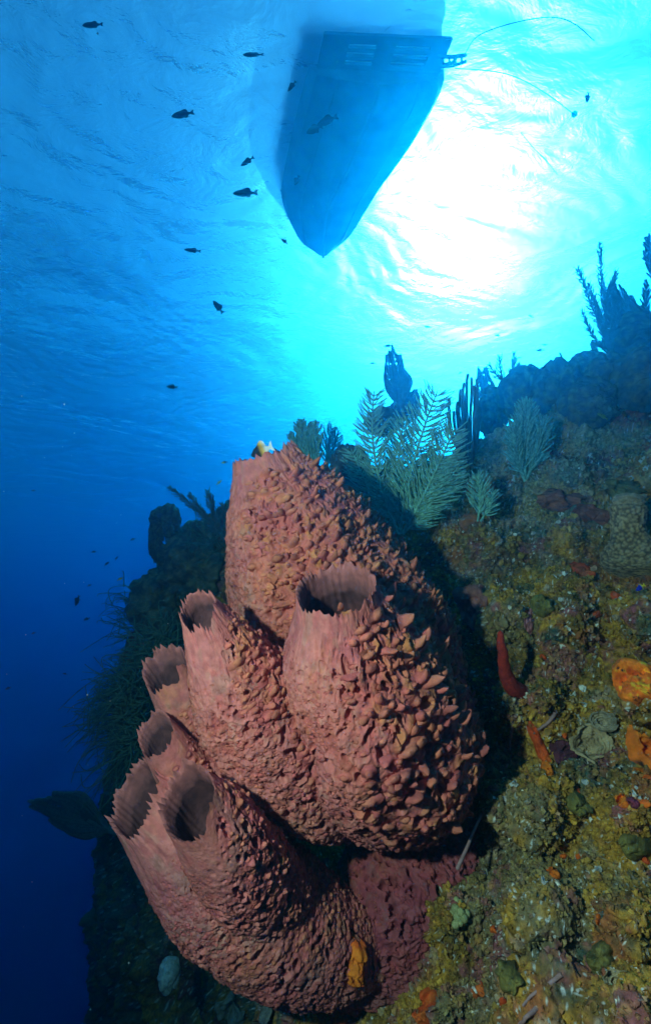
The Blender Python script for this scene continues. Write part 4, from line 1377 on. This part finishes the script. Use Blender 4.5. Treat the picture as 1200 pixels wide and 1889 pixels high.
def bush(name, label, base, dist, n, lo, hi, ln, seed, group, r0=.0030):
    dist = Z(dist)
    t = thing(name, P(*base, dist), label, 'soft coral', group)
    rnd = random.Random(seed)
    mb = MB()
    s = dist / F
    for i in range(n):
        a = R(rnd.uniform(lo, hi))
        L_ = ln * s * rnd.uniform(.35, 1.0)
        p = np.array(tuple(P(base[0] + rnd.gauss(0, 16), base[1] + rnd.gauss(0, 22), dist + rnd.uniform(-.12, .12))))
        d = np.array(tuple(RGT * math.cos(a) + UPC * math.sin(a) + FWD * rnd.uniform(-.7, .3)))
        sag = np.array(tuple(UPC * -rnd.uniform(.2, 1.0) + RGT * rnd.uniform(-.4, .4)))
        cu = np.array([rnd.gauss(0, .16) for _ in range(3)])
        pts = [p + d * L_ * f + sag * L_ * .6 * f * f + cu * L_ * math.sin(3.3 * f) for f in np.linspace(0, 1, 9)]
        mb.tube(pts, np.linspace(r0 * 1.2, r0 * .6, 9), 4)
    mb.build('fronds', M['bushes'], t)
    st = MB()
    b = np.array(tuple(P(*base, dist + .02)))
    st.tube([b + np.array([.03, .12, -.05]), b, b + np.array([-.02, -.02, .05])], [.03, .028, .012], 8)
    st.build('stem', M['darkplume'], t)
    return t


grp = 'soft coral bushes on the far wall'
bush('soft_coral', 'uppermost teal soft coral bush left of the small slit sponge', (300, 1200), 2.9, 200, 60, 190, 84, 1, grp)
bush('soft_coral', 'widest soft coral bush with long drooping fronds left of the sponges', (245, 1290), 2.9, 320, 70, 220, 98, 2, grp)
bush('soft_coral', 'lowest soft coral bush hanging beside the smallest sponge', (255, 1370), 2.8, 220, 100, 250, 88, 3, grp)
bush('soft_coral', 'dim fuzzy soft coral tuft on the far wall edge below the lobed sponge', (248, 1130), 3.9, 80, 60, 190, 60, 4, grp)
bush('soft_coral', 'dark soft coral tuft between the lobed sponge and the tall barrel sponge', (385, 1010), 3.6, 80, 40, 160, 60, 5, grp)


# ------------------------------------------------------------------ fish
def fish(px, py, ln, ang, dist, label, group=None, col=None, deep=.30, yaw=0.0, mat='fish'):
    """ln = length in pixels of the photo; ang = heading in the picture, degrees counter-clockwise from right"""
    s = dist / F
    L_ = ln * s
    a = R(ang)
    hx = (RGT * math.cos(a) + UPC * math.sin(a)) * math.cos(yaw) + FWD * math.sin(yaw)
    hx.normalize()
    upv = UPC * math.cos(a) * (1 if math.cos(a) >= 0 else -1) + RGT * math.sin(a) * (-1 if math.cos(a) >= 0 else 1)
    upv = (upv - hx * upv.dot(hx)).normalized()
    sd_ = hx.cross(upv)
    hx, upv, sd_ = (np.array(tuple(v)) for v in (hx, upv, sd_))
    c = np.array(tuple(P(px, py, dist)))
    xs = np.array([.5, .47, .40, .28, .12, -.05, -.2, -.31, -.37])
    hh = np.array([.02, .09, .20, .36, .46, .42, .27, .14, .11]) * deep
    ww = np.array([.02, .07, .14, .19, .20, .17, .11, .06, .04]) * .55
    k = 14
    th = np.linspace(0, 2 * math.pi, k, endpoint=False)
    V = (c + L_ * (xs[:, None, None] * hx + (hh[:, None] * np.sin(th))[:, :, None] * upv + (ww[:, None] * np.cos(th))[:, :, None] * sd_)).reshape(-1, 3)
    F_ = [tuple(q) for q in grid_faces(k, len(xs), True).tolist()]
    base = len(V)
    F_.append(tuple(range(k)))
    F_.append(tuple(range((len(xs) - 1) * k, len(xs) * k))[::-1])

    def fin(poly, wd):
        nonlocal V, F_
        b = len(V)
        m_ = len(poly)
        P2 = np.array([c + L_ * (x * hx + y * deep * upv) for x, y in poly])
        V = np.concatenate([V, P2 + L_ * wd * sd_, P2 - L_ * wd * sd_])
        F_.append(tuple(range(b, b + m_)))
        F_.append(tuple(range(b + m_, b + 2 * m_))[::-1])
        for i in range(m_):
            j = (i + 1) % m_
            F_.append((b + i, b + j, b + m_ + j, b + m_ + i))
    fin([(-.34, .10), (-.42, .30), (-.52, .40), (-.47, .0), (-.52, -.38), (-.42, -.28), (-.34, -.10)], .008)
    fin([(.14, .42), (.02, .62), (-.10, .72), (-.20, .60), (-.24, .24), (-.05, .38)], .007)
    fin([(-.02, -.38), (-.12, -.62), (-.20, -.52), (-.24, -.22)], .007)
    cc = None
    m = M[mat]
    if col is not None:
        x = ((V - c) @ hx) / L_
        cc = np.zeros((len(V), 3))
        for lo, hi, cl in col:
            cc[(x >= lo) & (x < hi)] = cl
        m = M['coral']
    o = link_mesh('fish', V, F_, m, None, Vector(c), col=cc, smooth=False)
    return tag(o, label, 'fish', group)


grp = 'dark fish under the surface'
for a in ((171, 46, 38, 184, 4.2, 'slender dark fish high in the upper left corner', .26), (467, 101, 38, 181, 4.4, 'very slender dark fish level with the stern left of the boat', .17),
          (538, 159, 24, 232, 4.4, 'small dark fish tilted head down at the left side of the boat', .34), (337, 211, 42, 191, 4.2, 'dark fish with raised dorsal fin alone in the bright left patch', .30),
          (579, 239, 32, 204, 4.0, 'deep bodied dark fish in front, lower of two under the hull', .46), (603, 223, 42, 203, 4.2, 'longer dark fish with forked tail, upper of two under the hull', .36),
          (456, 298, 29, 214, 4.6, 'dark fish swimming down to the left between boat and bright patch', .32), (452, 356, 46, 182, 4.0, 'longest dark fish with high dorsal fin left of the bow', .30),
          (547, 333, 20, 245, 6.0, 'faint grey fish in front of the lower hull', .42), (355, 462, 31, 174, 4.2, 'slim dark fish over the rippled water lower left', .24),
          (524, 445, 15, 140, 4.4, 'tiny dark fish just left of the bow tip', .40), (402, 566, 30, 128, 3.8, 'dark fish pointing steeply up to the left in mid water', .36),
          (317, 714, 21, 178, 4.4, 'dark fish alone in plain blue water at the far left', .36), (1083, 180, 20, 262, 4.6, 'dark fish hanging vertically near the float', .42)):
    fish(a[0], a[1], a[2], a[3], a[4] * .68, a[5], grp, deep=a[6])
grp = 'little fish over the reef crest'
for a in ((788, 603, 13, 176, 5, 'tiny dark fish directly below the white glow'), (715, 638, 17, 181, 4.8, 'tiny fish just above the tall grey purple fan'), (687, 670, 12, 178, 5, 'tiny fish left of the tall grey purple fan'),
          (995, 646, 15, 182, 4.6, 'lower of two little fish above the widest crest mound'), (1004, 636, 11, 180, 4.8, 'upper of two little fish above the widest crest mound'),
          (978, 583, 11, 150, 5, 'tiny tilted fish at the lower edge of the glow'), (917, 619, 11, 176, 5, 'tiny fish under the bottom of the glow left of the crest pair'),
          (957, 660, 9, 190, 5.4, 'faintest tiny fish beside the bare branching gorgonian'), (848, 688, 9, 200, 5, 'tiny fish hovering above the sea rod'), (1002, 678, 14, 215, 4.4, 'small fish resting close over the round crest coral')):
    fish(a[0], a[1], a[2], a[3], a[4] * .62, a[5], grp)
grp = 'tiny fish in the dark water at the left'
fish(143, 1108, 21, 250, 3.6, 'biggest of the dark fish in the deep water at the lower left', grp, deep=.40)
for k, (a, b, l, g) in enumerate(((207, 1115, 9, 90), (160, 1142, 13, 200), (197, 1040, 11, 40), (245, 995, 11, 200), (173, 1018, 10, 190), (62, 905, 9, 180), (15, 1270, 12, 200), (120, 1243, 9, 170),
                                  (62, 1168, 9, 200), (215, 1030, 9, 60), (165, 1080, 9, 20))):
    fish(a, b, l, g, 3.8, 'tiny dark fish scattered in the deep blue water at the left', grp, deep=.36)
YL = [(-1, 1, (.42, .34, .03))]
grp = 'small yellow fish'
fish(222, 1068, 12, 25, 2.6, 'yellowish little fish off the far wall at the left', grp, YL)
fish(404, 890, 13, 40, 2.6, 'yellowish little fish just left of the tall sponge rim', grp, YL)
fish(1110, 768, 22, 150, 2.2, 'yellow green wrasse over the dark slope at the right', grp, [(-1, 1, (.20, .26, .03))], deep=.26)
fish(414, 853, 12, 190, 2.2, 'small dark and yellow fish beside the left corner of the tall sponge', None, [(-1, .1, (.03, .03, .03)), (.1, 1, (.4, .3, .03))], deep=.34)
fish(483, 832, 44, 205, 1.50, 'black headed fish with yellow belly and white tail sitting in the tall sponge mouth', None,
     [(-1, -.16, (.75, .75, .68)), (-.16, .06, (.75, .42, .06)), (.06, 1, (.015, .015, .015))], deep=.62)
fish(1180, 1084, 20, 215, 1.36, 'tiny blue and yellow fish close to the wall at the right', None, [(-1, -.08, (.75, .6, .02)), (-.08, 1, (.01, .015, .35))], deep=.5)
